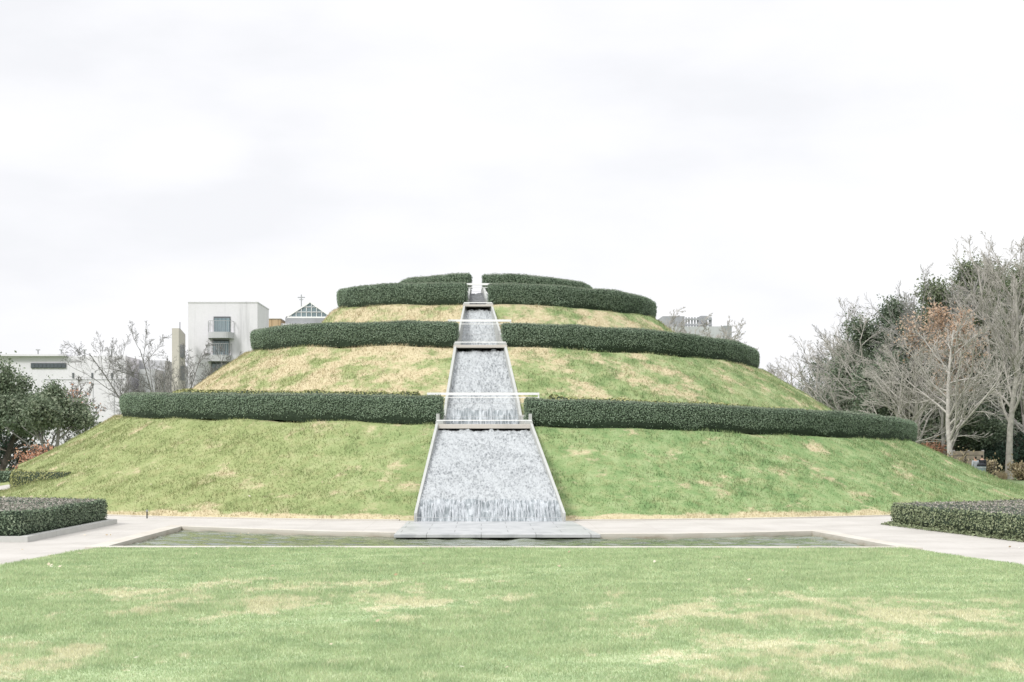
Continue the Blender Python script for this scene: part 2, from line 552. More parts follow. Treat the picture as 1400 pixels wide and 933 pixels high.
def mat_fall(name, dark, patch_scale, streak, bright=1.0):
    """water tumbling over rough stone: white foam with dark gaps, strands where it drops"""
    m, nt, out = new_mat(name)
    g = N(nt, "ShaderNodeUVMap")
    mp = N(nt, "ShaderNodeVectorMath", operation="MULTIPLY")
    mp.inputs[1].default_value = (1.0, 0.6 if not streak else 0.2, 1.0)
    nt.links.new(g.outputs[0], mp.inputs[0])
    vv = mp.outputs[0]
    vo = N(nt, "ShaderNodeTexVoronoi", inp={"Scale": 17.0 if not streak else 14.0, "Randomness": 1.0})
    warp = N(nt, "ShaderNodeTexNoise", inp={"Scale": 16.0, "Detail": 3.0})
    nt.links.new(vv, warp.inputs["Vector"])
    wv = N(nt, "ShaderNodeVectorMath", operation="MULTIPLY_ADD")
    nt.links.new(warp.outputs["Color"], wv.inputs[0])
    wv.inputs[1].default_value = (0.09, 0.09, 0)
    nt.links.new(vv, wv.inputs[2])
    nt.links.new(wv.outputs[0], vo.inputs["Vector"])
    cells = vo.outputs["Distance"]
    fine = noise(nt, vv, 34, 4, 0.7)
    big = noise(nt, pos_node(nt), patch_scale, 3, 0.6)
    val = math_n(nt, "ADD", math_n(nt, "MULTIPLY", cells, 0.75), math_n(nt, "MULTIPLY", fine, 0.75))
    val = math_n(nt, "ADD", val, math_n(nt, "MULTIPLY", math_n(nt, "SUBTRACT", big, 0.5), 0.75))
    if streak:
        col = ramp(nt, val, [(0.5, dark), (0.72, (0.28, 0.31, 0.325)), (0.98, (0.5, 0.53, 0.55))])
    else:
        col = ramp(nt, val, [(0.36, dark), (0.56, (0.3, 0.318, 0.328)), (0.84, (0.44, 0.463, 0.472))])
    if bright < 1: col = mix(nt, 1.0, col, (bright,) * 3, "MULTIPLY")
    p = principled(nt, out, col, 0.4, val, 0.06, 0.6, 0.4)
    return m


M["fall"] = mat_fall("tumbling_water", (0.155, 0.17, 0.18), 0.9, False)
M["fall_drop"] = mat_fall("falling_strands", (0.19, 0.215, 0.225), 1.2, True)
M["fall_dark"] = mat_fall("dark_wet_chute", (0.05, 0.06, 0.065), 1.0, False, 0.35)


def mat_glass(name, tint):
    m, nt, out = new_mat(name)
    n = noise(nt, pos_node(nt, (1, 1, 0.5)), 0.5, 3)
    col = ramp(nt, n, [(0.35, tuple(c * 0.7 for c in tint)), (0.65, tint)])
    principled(nt, out, col, 0.08, None, spec=0.8)
    return m


M["glass"] = mat_glass("blue_grey_glazing", (0.2, 0.27, 0.3))
M["glass_dark"] = mat_glass("dark_glazing", (0.07, 0.09, 0.1))
M["glass_green"] = mat_glass("greenhouse_glazing", (0.2, 0.27, 0.29))


def mat_wood():
    m, nt, out = new_mat("timber_boards")
    v = pos_node(nt, (1, 1, 0.1))
    w = noise(nt, v, 4, 5, 0.6)
    col = ramp(nt, w, [(0.3, (0.36, 0.25, 0.14)), (0.7, (0.52, 0.39, 0.25))])
    sep = N(nt, "ShaderNodeSeparateXYZ"); nt.links.new(pos_node(nt), sep.inputs[0])
    fr = math_n(nt, "FRACT", math_n(nt, "MULTIPLY", sep.outputs[0], 1.6))
    col = mix(nt, maprange(nt, fr, 0.08, 0.0), col, (0.12, 0.09, 0.06))
    principled(nt, out, col, 0.8, w, 0.01, 0.3, 0.2)
    return m


M["wood"] = mat_wood()

# ------------------------------------------------------------------ world, sun
SUN_EL, SUN_AZ = math.radians(40), math.radians(-138)     # azimuth from +Y towards +X: the light comes from the left, slightly behind the camera
w = bpy.data.worlds.new("World")
scene.world = w
w.use_nodes = True
nt = w.node_tree
bg = nt.nodes["Background"]
sky = N(nt, "ShaderNodeTexSky", sky_type="NISHITA", sun_disc=False, sun_elevation=SUN_EL, sun_rotation=SUN_AZ)
tc = N(nt, "ShaderNodeTexCoord")
sep = N(nt, "ShaderNodeSeparateXYZ")
nt.links.new(tc.outputs["Generated"], sep.inputs[0])
mp = N(nt, "ShaderNodeMapping")
mp.inputs["Scale"].default_value = (1.0, 1.0, 2.6)
mp.inputs["Location"].default_value = (3.37, 1.2, 0.33)
nt.links.new(tc.outputs["Generated"], mp.inputs["Vector"])
cl = noise(nt, mp.outputs[0], 5.0, 7, 0.5)
def sky_dir(px, py):
    return Vector(((px - VX) / F_PX, 1.0, (HY - py) / F_PX)).normalized()
for px, py, r0, r1, amt in ((120, 330, .17, .02, -.09), (330, 285, .1, .01, -.06), (20, 150, .12, .02, -.05), (255, 215, .06, .012, .13), (1000, 170, .22, .03, .04)):
    # a grey bank low on the left with a bright puff above it
    dn_ = N(nt, "ShaderNodeVectorMath", operation="DISTANCE")
    sq = N(nt, "ShaderNodeVectorMath", operation="MULTIPLY"); sq.inputs[1].default_value = (1, 1, 1.9)
    nt.links.new(tc.outputs["Generated"], sq.inputs[0]); nt.links.new(sq.outputs[0], dn_.inputs[0])
    d_ = sky_dir(px, py); dn_.inputs[1].default_value = (d_.x, d_.y, d_.z * 1.9)
    cl = math_n(nt, "ADD", cl, maprange(nt, dn_.outputs["Value"], r0, r1, 0.0, amt))
cloud = ramp(nt, cl, [(0.33, (0.895, 0.9, 0.93)), (0.45, (0.948, 0.95, 0.978)), (0.53, (0.968, 0.969, 0.993)), (0.62, (1.01, 1.012, 1.025))])
sc9 = N(nt, "ShaderNodeVectorMath", operation="SCALE")
nt.links.new(cloud, sc9.inputs[0])
lift = maprange(nt, sep.outputs[2], 0.33, 0.95, 7.95, 15.0)   # an overcast sky is brighter overhead
nt.links.new(lift, sc9.inputs["Scale"])
veil = maprange(nt, cl, 0.3, 0.8, 0.97, 0.995)
colr = mix(nt, veil, sky.outputs[0], sc9.outputs[0])
nt.links.new(colr, bg.inputs["Color"])
bg.inputs["Strength"].default_value = 0.1

sd = bpy.data.lights.new("sun", "SUN")
sd.energy = 2.0
sd.angle = math.radians(14)
sd.color = (1.0, 0.98, 0.945)
so = bpy.data.objects.new("sun", sd)
COL.objects.link(so)
sdir = Vector((math.sin(SUN_AZ) * math.cos(SUN_EL), math.cos(SUN_AZ) * math.cos(SUN_EL), math.sin(SUN_EL)))
so.rotation_euler = sdir.to_track_quat("Z", "Y").to_euler()
so.location = (-40, 0, 60)
scene.view_settings.view_transform = "Standard"
scene.view_settings.look = "None"
scene.view_settings.exposure = 0.4
scene.view_settings.gamma = 1.0
scene.cycles.max_bounces = 6

scene.cycles.transparent_max_bounces = 8

# ------------------------------------------------------------------ the mound: a spiral of terraces
CX, CY = 0.0, 68.3
T_ = np.array([-.79, -.5, -.209, 0, .215, .5, .776, 1, 1.228, 1.5, 1.767, 2, 2.236, 2.5, 2.76, 3, 3.24, 3.5])
R_ = np.array([20.9, 19.3, 17.4, 16.0, 14.6, 13.0, 11.3, 10.4, 9.41, 8.2, 7.16, 6.6, 5.9, 5.2, 4.6, 4.1, 3.42, 3.3])
Z_ = np.array([.30, 1.2, 2.17, 2.78, 3.27, 4.2, 5.12, 5.6, 5.86, 6.5, 7.15, 7.35, 7.6, 7.72, 7.8, 7.95, 7.95, 7.95])


def hermite(x, xs, ys):
    x = np.clip(np.asarray(x, float), xs[0], xs[-1])
    i = np.clip(np.searchsorted(xs, x) - 1, 0, len(xs) - 2)
    m = np.gradient(ys, xs)
    h = xs[i + 1] - xs[i]
    t = (x - xs[i]) / h
    return ((2 * t**3 - 3 * t**2 + 1) * ys[i] + (t**3 - 2 * t**2 + t) * h * m[i] + (-2 * t**3 + 3 * t**2) * ys[i + 1] + (t**3 - t**2) * h * m[i + 1])


def r_ring(t): return hermite(t, T_, R_)
def z_ring(t): return hermite(t, T_, Z_)


FA = np.array([-.5, -.3, -.22, -.16, -.1, -.04, 0, .05, .1, .16, .205, .215, .3, .5])
FR = np.array([23.0, 24.2, 24.2, 23.2, 22.0, 21.4, 21.25, 21.2, 21.2, 21.3, 21.5, 21.9, 22.0, 23.0])
T0, T1 = -.79, 3.3
SLOPE = 0.6


def profile(a):
    """(r, z) key points from the centre outwards at azimuth a (turns, 0 = towards the camera, + = to the left)"""
    ts = [a + k for k in range(-1, 4) if T0 <= a + k <= T1]
    rs, zs = [float(FR[0] * 0 + np.interp(a, FA, FR)) + .6, float(np.interp(a, FA, FR))], [-.35, 0.0]
    t = ts[0]
    ro, zb = float(r_ring(t)) + .28, float(z_ring(t))
    if t > -.5:                                # concave foot of the outer slope
        f = rs[1]
        hollow = float(np.interp(a, [-.2, -.08], [.2, .055]))
        for u in (.12, .3, .55, .8):
            rs.append(f + (ro - f) * u); zs.append(zb * (u - hollow * math.sin(PI * u)))
    for i, t in enumerate(ts):
        ro, zb = float(r_ring(t)) + .28, float(z_ring(t))
        ri = float(r_ring(t)) - 2.2
        rs += [ro, ro - .05]; zs += [zb - .02, zb]
        if i + 1 < len(ts):
            rn, zn = float(r_ring(ts[i + 1])) + .28, float(z_ring(ts[i + 1]))
            if rn < ri - .6:
                zt = max(zn - SLOPE * (ri - .4 - rn), zb + .05)
                zt = min(zt, zb + .95)
                rs += [ri, ri - .12, ri - .4]; zs += [zb, zb + (zt - zb) * .8, zt]
                rm = (ri - .4 + rn) / 2
                rs.append(rm); zs.append((zt + zn) / 2 + .03)
        else:
            rs += [max(ri, .5), .0]; zs += [max(zb, 7.95), 8.0]
    rs, zs = np.array(rs)[::-1], np.array(zs)[::-1]
    return rs, zs


# waterfall channel, along an axis that leans a little to the right towards the camera
AX, ASK = -0.27, 0.0221
WS = np.array([0, 4, 6.6, 10.4, 16, 23.3, 30])
WW = np.array([.2, .6, 1.06, 1.78, 3.0, 4.25, 5.4]) / 2


def axis_x(s): return AX + ASK * s
def half_w(s): return np.interp(s, WS, WW)


NA, RS = 1260, np.concatenate([np.arange(0, 6, .12), np.arange(6, 25.0, .1)])
AZ = -0.5 + np.arange(NA) / NA
ZG = np.empty((NA, len(RS)))
for i, a in enumerate(AZ):
    rs, zs = profile(a)
    ZG[i] = np.interp(RS, rs, zs, right=-.35)
# the cut for the start of the spiral path at the left foot
ramp_a = np.clip((AZ - .13) / .075, 0, 1); ramp_a[AZ > .212] = 0
cut = (RS > 18.55)[None] * ramp_a[:, None]
ZG = np.where(cut > 0, ZG * (1 - cut) + np.minimum(ZG, .22) * cut, ZG)
PHI = AZ * 2 * PI
XG = CX - RS[None] * np.sin(PHI)[:, None]
YG = CY - RS[None] * np.cos(PHI)[:, None]
Pg = np.stack([XG, YG, ZG], -1).reshape(-1, 3)
lump = noise_np(Pg * np.array([1, 1, 0]), 0.28, 3, 3).reshape(ZG.shape) * .05
ZG = ZG + lump * (ZG > .05)
s_ = CY - YG
in_ch = (np.abs(XG - axis_x(s_)) < half_w(s_) - .06) & (s_ > 3.6) & (YG < CY)
Z_GRASS = ZG.copy()
ZG = np.where(in_ch, np.minimum(ZG, ZG - .75), ZG)
ZG = np.where(in_ch & (RS[None] > 20.4), -.4, ZG)


def mound_z(x, y, smooth=True):
    dx, dy = np.asarray(x) - CX, np.asarray(y) - CY
    r = np.hypot(dx, dy)
    a = np.arctan2(-dx, -dy) / (2 * PI)
    i = np.floor((a + .5) * NA).astype(int) % NA
    j = np.clip(np.searchsorted(RS, r) - 1, 0, len(RS) - 2)
    f = np.clip((r - RS[j]) / (RS[j + 1] - RS[j]), 0, 1)
    return Z_GRASS[i, j] * (1 - f) + Z_GRASS[i, j + 1] * f


mb = MB()
nr = len(RS)
ii = np.arange(NA)[:, None] * nr
jj = np.arange(nr - 1)[None]
i2 = ((np.arange(NA) + 1) % NA)[:, None] * nr
quads = np.stack([ii + jj, i2 + jj, i2 + jj + 1, ii + jj + 1], -1).reshape(-1, 4)
mb.add(np.stack([XG, YG, ZG], -1).reshape(-1, 3), quads)
o = mb.build("hill", M["slope"], smooth=True)
tag(o, "round terraced grass mound climbed by a spiral path", "hill", kind="structure")

# spiral path surface
mb = MB()
tt = np.linspace(-.78, 3.25, 900)
ph = tt * 2 * PI
strip = []
for off in (-2.15, -.9):
    r = r_ring(tt) + off
    strip.append(np.stack([CX - r * np.sin(ph), CY - r * np.cos(ph), z_ring(tt) + .06], -1))
V = np.concatenate(strip); n = len(tt)
# leave the stretches over the water to the bridges
mid = (strip[0] + strip[1]) / 2
ok = ~((np.abs(mid[:, 0] - axis_x(CY - mid[:, 1])) < half_w(CY - mid[:, 1]) + .1) & (mid[:, 1] < CY))
k = np.arange(n - 1)[ok[:-1]]
mb.add(V, np.stack([k, k + 1, n + k + 1, n + k], -1))
tag(mb.build("path", M["path"]), "pale spiral walking path behind the hedges on the mound", "path", kind="structure")

# grass on the slopes
rng = np.random.default_rng(11)
nb = 420000
a = rng.uniform(-.36, .36, nb); rr = np.sqrt(rng.uniform(3.2**2, 24.0**2, nb))
x = CX - rr * np.sin(a * 2 * PI); y = CY - rr * np.cos(a * 2 * PI)
z = mound_z(x, y)
ok = (z > .03)
for kk in range(-1, 4):
    t = a + kk
    d = rr - r_ring(t)
    ok &= ~((t >= T0) & (t <= T1) & (d < .12) & (d > -2.35))
s = CY - y
ok &= ~((np.abs(x - axis_x(s)) < half_w(s) + .02) & (s > 3.6))
ok &= rr > 3.4
pos = np.stack([x, y, z], 1)[ok]
tall = 0.064 * np.clip(1 + .55 * noise_np(pos, .3, 21, 2) + .45 * noise_np(pos, 1.1, 22, 2), .45, 2.0)[:, None]
V, Fb = blades(pos, tall, 0.02, .8, rng)
mb = MB(); mb.add(V, Fb)
tag(mb.build("slope_grass", M["slope_blade"]), "rough winter grass with straw patches on the mound slopes", "grass", kind="stuff")

# ------------------------------------------------------------------ ground, lawn, path, pond
POND = [(-7.9, 34.75), (8.75, 34.55), (8.2, 40.7), (6.5, 40.0), (4.6, 39.5), (2.7, 39.4), (0.3, 39.9), (-2.2, 39.9), (-4.2, 40.7), (-6.1, 41.9), (-7.85, 43.0)]


def fill_sheet(name, outer, holes, z, m, label, cat, kind="structure"):
    bm = bmesh.new()
    for loop in [outer] + holes:
        vs = [bm.verts.new((x, y, z)) for x, y in loop]
        for i in range(len(vs)): bm.edges.new((vs[i], vs[(i + 1) % len(vs)]))
    bmesh.ops.triangle_fill(bm, use_beauty=True, use_dissolve=False, edges=bm.edges[:], normal=(0, 0, 1))
    for f in bm.faces:
        if f.normal.z < 0: f.normal_flip()
    me = bpy.data.meshes.new(name); bm.to_mesh(me); bm.free()
    me.materials.append(m)
    return tag(link(name, me), label, cat, kind=kind)


fill_sheet("ground", [(-1500, -200), (1500, -200), (1500, 2500), (-1500, 2500)], [POND], -.012, M["park"], "flat grassy park ground", "ground")
arc = [(CX - 25.0 * math.sin(p), CY - 25.0 * math.cos(p)) for p in np.linspace(math.radians(33), math.radians(327), 90)]
# plaza round the mound plus the walks beside the lawn
outer = [(-17, 4), (17, 4), (17.5, 36.6), (15, 46.5)] + [(x, y) for x, y in arc[::-1] if True] + [(-15, 46.5), (-17.5, 36.6)]
fill_sheet("path", outer, [POND], 0.0, M["path"], "pale concrete walk round the mound and pond", "path")
LAWN = [(-9.9, 6), (10.9, 6), (9.75, 29.5), (9.0, 33.5), (8.75, 34.15), (-7.95, 34.35), (-8.2, 33.6), (-8.62, 29.5)]
fill_sheet("lawn", LAWN, [], .02, M["lawn"], "mown lawn with straw coloured patches in front of the pond", "lawn")


def in_poly(x, y, poly):
    c = np.zeros(len(x), bool)
    n = len(poly)
    for i in range(n):
        x1, y1 = poly[i]; x2, y2 = poly[(i + 1) % n]
        if y1 == y2: continue
        c ^= ((y1 > y) != (y2 > y)) & (x < (x2 - x1) * (y - y1) / (y2 - y1) + x1)
    return c


rng = np.random.default_rng(5)
mb = MB()
for y0, y1, dens, h, wd in ((12.5, 18, 3800, .036, .0085), (18, 24, 2500, .038, .011), (24, 34.4, 1500, .042, .015)):
    n = int(dens * 21 * (y1 - y0))
    x = rng.uniform(-10, 11, n); y = rng.uniform(y0, y1, n)
    ok = in_poly(x, y, LAWN) & (np.abs(x + .2) < y * .345 + 1.2)
    p = np.stack([x, y, np.full(n, .02)], 1)[ok]
    hh = h * (1 + .35 * noise_np(p, .5, 9, 2))[:, None]
    V, Fb = blades(p, hh, wd, .7, rng)
    mb.add(V, Fb)
tag(mb.build("lawn_grass", M["lawn_blade"]), "short mown blades of grass covering the front lawn", "grass", kind="stuff")

# pond: bed, water, coping
fill_sheet("pond_bed", POND, [], -.5, M["pond_bed"], "dark silted bed of the shallow pond", "pond bed")
gx_, gy_ = np.meshgrid(np.arange(-8.6, 9.5, .09), np.arange(34.3, 43.5, .07))
pw = np.stack([gx_.ravel(), gy_.ravel(), 0 * gx_.ravel()], 1)
pw[:, 2] = -.06 + .011 * noise_np(pw, .7, 71, 2) + .014 * noise_np(pw * np.array([.6, 1.2, 1]), 1.9, 72, 1)
nx_ = gx_.shape[1]
iw = (np.arange(gx_.shape[0] - 1)[:, None] * nx_ + np.arange(nx_ - 1)[None])
mb = MB(); mb.add(pw, np.stack([iw, iw + 1, iw + nx_ + 1, iw + nx_], -1).reshape(-1, 4))
tag(mb.build("water", M["pond"], smooth=True), "murky green rippled water of the shallow pond", "water", kind="structure")


def offset_poly(poly, d):
    n = len(poly); out = []
    area = sum(poly[i][0] * poly[(i + 1) % n][1] - poly[(i + 1) % n][0] * poly[i][1] for i in range(n))
    sg = 1 if area > 0 else -1
    for i in range(n):
        p0, p1, p2 = (np.array(poly[(i + k) % n]) for k in (-1, 0, 1))
        e1, e2 = p1 - p0, p2 - p1
        n1 = np.array([e1[1], -e1[0]]) / np.linalg.norm(e1) * sg
        n2 = np.array([e2[1], -e2[0]]) / np.linalg.norm(e2) * sg
        b = n1 + n2; b /= np.linalg.norm(b)
        out.append(tuple(p1 + b * d / max(.3, float(b @ n1))))
    return out


def kerb_ring(mb, inner, outer_, z0, z1):
    n = len(inner)
    v = [(x, y, z0) for x, y in inner] + [(x, y, z1) for x, y in inner] + [(x, y, z1) for x, y in outer_] + [(x, y, z0) for x, y in outer_]
    f = []
    for i in range(n):
        j = (i + 1) % n
        f += [(i, j, n + j, n + i), (n + i, n + j, 2 * n + j, 2 * n + i), (2 * n + i, 2 * n + j, 3 * n + j, 3 * n + i)]
    mb.add(v, f)


mb = MB(); kerb_ring(mb, offset_poly(POND, -.02), offset_poly(POND, .38), -.5, .045)
o = mb.build("pond_coping", M["coping"])
tag(o, "stained pale stone edging around the shallow pond", "pond edging")

# ------------------------------------------------------------------ hedges
def hedge_leaves(mb, V, Fq, n, size, rng, mat=1, keep=None, lift=.02, tilt=.6, top=False):
    p, nn = sample_surface(V, Fq, n, rng)
    nn = -nn                      # sweeps run so that their faces point inwards
    if keep is not None:
        k = keep(p); p, nn = p[k], nn[k]
    p = p + nn * (lift + rng.normal(size=(len(p), 1)) * .022)
    v, f = leaf_quads(p, nn, size, rng, tilt)
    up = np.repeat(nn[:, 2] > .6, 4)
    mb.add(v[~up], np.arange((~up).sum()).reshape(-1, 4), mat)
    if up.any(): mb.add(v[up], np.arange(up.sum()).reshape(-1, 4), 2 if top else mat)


def sweep(centre, side, prof, jit, seed):
    """closed cross-section swept along a line; prof rows (offset, height)"""
    n, k = len(centre), len(prof)
    prof = np.array(prof)
    V = centre[:, None, :] + side[:, None, :] * prof[None, :, :1] + np.array([0, 0, 1.0]) * prof[None, :, 1:]
    V = V.reshape(-1, 3)
    mid = np.repeat(centre + np.array([0, 0, .45]), k, 0)
    d = V - mid; d /= np.linalg.norm(d, axis=1, keepdims=True)
    V = V + d * (noise_np(V, .5, seed, 3) * jit)[:, None]
    i = np.arange(n - 1)[:, None] * k
    j = np.arange(k)[None]; j2 = (j + 1) % k
    f = np.stack([i + j, i + k + j, i + k + j2, i + j2], -1).reshape(-1, 4)
    V = np.concatenate([V, centre[:1] + [[0, 0, .4]], centre[-1:] + [[0, 0, .4]]])
    c0, c1 = n * k, n * k + 1
    e = (n - 1) * k
    jl = np.arange(0, k)
    caps = np.stack([np.full(k, c0), jl, (jl + 1) % k, np.full(k, c0)], -1)
    caps2 = np.stack([np.full(k, c1), e + (jl + 1) % k, e + jl, np.full(k, c1)], -1)
    return V, f, caps[:, :3], caps2[:, :3]


HP = [(.30, .02), (.36, .16), (.40, .40), (.42, .70), (.38, .83), (.2, .875), (-.2, .875), (-.38, .83), (-.42, .70), (-.40, .3), (-.32, .02)]


def ring_hedge(t0, t1, label, seed, name="clipped_hedge", rc=-.42, prof=HP, mat="hedge", dens=1700, size=.042, cat="hedge", group=None, top_scale=1.0, zfun=None):
    n = max(24, int(abs(t1 - t0) * 2 * PI * float(r_ring((t0 + t1) / 2)) / .16))
    tt = np.linspace(t0, t1, n); ph = tt * 2 * PI
    r = r_ring(tt) + rc
    zz = z_ring(tt) if zfun is None else zfun(tt)
    c = np.stack([CX - r * np.sin(ph), CY - r * np.cos(ph), zz], -1)
    side = np.stack([-np.sin(ph), -np.cos(ph), 0 * ph], -1)
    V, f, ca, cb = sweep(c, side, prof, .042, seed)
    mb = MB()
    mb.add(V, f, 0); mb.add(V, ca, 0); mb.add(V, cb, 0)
    rng = np.random.default_rng(seed)
    P0 = V
    q = np.concatenate([f, np.column_stack([ca, ca[:, 2]]), np.column_stack([cb, cb[:, 2]])])
    area = np.linalg.norm(np.cross(P0[q[:, 2]] - P0[q[:, 0]], P0[q[:, 3]] - P0[q[:, 1]]), axis=1).sum() / 2
    ctop = c[:, :2]

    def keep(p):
        # fewer leaves close to the ground, so the dark core paints a shadow band there
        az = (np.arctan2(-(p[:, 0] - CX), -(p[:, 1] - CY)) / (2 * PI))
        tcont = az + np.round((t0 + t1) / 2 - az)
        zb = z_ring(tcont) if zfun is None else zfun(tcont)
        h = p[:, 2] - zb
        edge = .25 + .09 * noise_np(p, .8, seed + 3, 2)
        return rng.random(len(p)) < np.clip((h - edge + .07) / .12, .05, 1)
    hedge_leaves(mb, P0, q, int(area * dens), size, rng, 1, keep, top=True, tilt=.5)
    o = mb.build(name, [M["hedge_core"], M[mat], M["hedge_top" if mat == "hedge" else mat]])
    return tag(o, label, cat, group)


def gap(t, hw):
    """turn offset that leaves hw metres clear on each side of the channel axis"""
    r = float(r_ring(t)) - .4
    x0 = float(axis_x(r))
    return -(x0 - hw) / r / (2 * PI), -(x0 + hw) / r / (2 * PI)     # left edge (positive t), right edge


gl, gr = {}, {}
for k, hw in ((0, 1.36), (1, .82), (2, .44), (3, .27)):
    gl[k], gr[k] = gap(k, hw)
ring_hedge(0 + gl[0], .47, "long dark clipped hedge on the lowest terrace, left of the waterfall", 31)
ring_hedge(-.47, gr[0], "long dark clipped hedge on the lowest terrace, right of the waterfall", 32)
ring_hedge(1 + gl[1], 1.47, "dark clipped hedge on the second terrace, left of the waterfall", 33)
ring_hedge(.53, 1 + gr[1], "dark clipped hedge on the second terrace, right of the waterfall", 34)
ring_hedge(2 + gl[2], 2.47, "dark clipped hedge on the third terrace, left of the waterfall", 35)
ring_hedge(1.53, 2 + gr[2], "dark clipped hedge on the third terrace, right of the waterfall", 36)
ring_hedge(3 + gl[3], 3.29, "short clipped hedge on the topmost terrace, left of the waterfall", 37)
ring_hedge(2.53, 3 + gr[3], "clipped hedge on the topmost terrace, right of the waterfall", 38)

# low hedges on the bank inside the first path, and the one at the left foot
BP = [(.34, .0), (.38, .2), (.36, .8), (.2, .98), (-.1, 1.04), (-.3, 1.0), (-.34, .3), (-.3, 0)]


def bank_z(t): return z_ring(t)


for (a0, a1, lab, sd_) in ((gl[0] + .012, .3, "low yellowish hedge at the foot of the second slope, left of the waterfall", 41),
                           (-.3, gr[0] - .012, "low yellowish hedge at the foot of the second slope, right of the waterfall", 42)):
    ring_hedge(a0, a1, lab, sd_, name="low_hedge", rc=-2.35, prof=BP, mat="hedge_yellow", dens=300, size=.09)

ph = np.linspace(.136, .30, 110) * 2 * PI
rad = np.interp(ph / 2 / PI, [.098, .2, .215, .30], [18.6, 18.62, 18.55, 17.85])
zc = np.interp(ph / 2 / PI, [.098, .21, .3], [.38, .27, .5])
c = np.stack([CX - rad * np.sin(ph), CY - rad * np.cos(ph), zc], -1)
side = np.stack([-np.sin(ph), -np.cos(ph), 0 * ph], -1)
V, f, ca, cb = sweep(c, side, [(.1, -.25), (.15, .2), (.16, .65), (.08, .86), (-.12, .9), (-.3, .82), (-.3, .2), (-.28, -.25)], .02, 44)
mb = MB(); mb.add(V, f, 0); mb.add(V, ca, 0); mb.add(V, cb, 0)
rng = np.random.default_rng(44)
hedge_leaves(mb, V, f, 20000, .06, rng)
tag(mb.build("bank_hedge", [M["hedge_core"], M["hedge_yellow"]]), "low yellow green hedge holding the bank at the left foot of the mound", "hedge")


def poly_round(poly, d, n=4):
    out = []
    k = len(poly)
    for i in range(k):
        p0, p1, p2 = (np.array(poly[(i + j) % k], float) for j in (-1, 0, 1))
        a = p1 + (p0 - p1) / np.linalg.norm(p0 - p1) * min(d, .45 * np.linalg.norm(p0 - p1))
        b = p1 + (p2 - p1) / np.linalg.norm(p2 - p1) * min(d, .45 * np.linalg.norm(p2 - p1))
        for u in np.linspace(0, 1, n):
            out.append(tuple((1 - u)**2 * a + 2 * u * (1 - u) * p1 + u * u * b))
    return out


def resample(poly, step):
    out = []
    n = len(poly)
    for i in range(n):
        p, q = np.array(poly[i]), np.array(poly[(i + 1) % n])
        m = max(1, int(np.linalg.norm(q - p) / step))
        out += [tuple(p + (q - p) * u / m) for u in range(m)]
    return out


def block_hedge(name, poly, z0, z1, label, seed, side_mat, top_mat, n_side, n_top, size, round_=.3, undercut=.06):
    poly = resample(poly_round(poly, round_), .25)
    n = len(poly)
    low, top = offset_poly(poly, -undercut), offset_poly(poly, -.07)
    rings = [(low, z0), (poly, z0 + .16), (poly, z1 - .07), (top, z1)]
    V = np.concatenate([np.array([(x, y, z) for x, y in p]) for p, z in rings])
    V = V + (noise_np(V, .45, seed, 3) * .03)[:, None] * np.array([1, 1, .6])
    i = np.arange(n); j = (i + 1) % n
    f = np.concatenate([np.stack([k * n + i, k * n + j, (k + 1) * n + j, (k + 1) * n + i], -1) for k in range(3)])
    mb = MB(); mb.add(V, f, 0)
    mb.caps = [([3 * n + q for q in range(n)], 0)]
    rng = np.random.default_rng(seed)
    p, nn = sample_surface(V, f, n_side, rng)
    sg = np.sign(((p - V.mean(0)) * nn).sum(1, keepdims=True)); nn = nn * sg
    keep = rng.random(len(p)) < np.clip((p[:, 2] - z0 - .02) / .14, .1, 1)
    p, nn = p[keep], nn[keep]
    p = p + nn * (.02 + rng.normal(size=(len(p), 1)) * .022)
    v, ff = leaf_quads(p, nn, size, rng, .6); mb.add(v, ff, 1)
    xs, ys = np.array(top)[:, 0], np.array(top)[:, 1]
    x = rng.uniform(xs.min(), xs.max(), n_top * 3); y = rng.uniform(ys.min(), ys.max(), n_top * 3)
    k = np.where(in_poly(x, y, top))[0][:n_top]
    p = np.stack([x[k], y[k], z1 + rng.normal(size=len(k)) * .018], 1)
    v, ff = leaf_quads(p, np.tile([0, 0, 1.0], (len(k), 1)), size, rng, .8)
    mix_ = rng.random(len(k)) < .22
    mb.add(v[np.repeat(mix_, 4)], np.arange(4 * mix_.sum()).reshape(-1, 4), 1)
    mb.add(v[np.repeat(~mix_, 4)], np.arange(4 * (~mix_).sum()).reshape(-1, 4), 2)
    return tag(mb.build(name, [M["hedge_core"], M[side_mat], M[top_mat]]), label, "hedge")


def arc_pts(r, a0, a1, n):
    return [(CX - r * math.sin(a), CY - r * math.cos(a)) for a in np.linspace(math.radians(a0), math.radians(a1), n)]


LI = [(-10.12, 36.7), (-10.0, 45.2)] + arc_pts(25.1, 24.8, 58, 8) + [(-27, 36.7)]
RI = [(12.2, 36.3), (10.95, 44.7)] + arc_pts(25.6, -26.5, -60, 8) + [(30, 36.3)]
LI = LI[::-1]
mb = MB(); kerb_ring(mb, offset_poly(LI, -.22), LI, -.05, .13)
tag(mb.build("kerb", M["concrete"]), "pale concrete kerb around the left hedge bed", "kerb", kind="structure")
fill_sheet("planting_bed", offset_poly(LI, -.2), [], .06, M["soil"], "dark mulch under the left square hedge", "planting bed")
fill_sheet("planting_bed", RI, [], .02, M["soil"], "dark mulch under the right rounded hedge", "planting bed")
block_hedge("box_hedge", offset_poly(LI, -.25), .1, .67, "broad square cut hedge in a kerbed bed left of the lawn, brown on top", 51, "hedge_left", "hedge_brown", 34000, 46000, .055, .22)
block_hedge("box_hedge", offset_poly(RI, -.1), .03, .565, "broad round cornered hedge right of the lawn, brown on top", 52, "hedge_island", "hedge_brown", 36000, 52000, .055, .9)


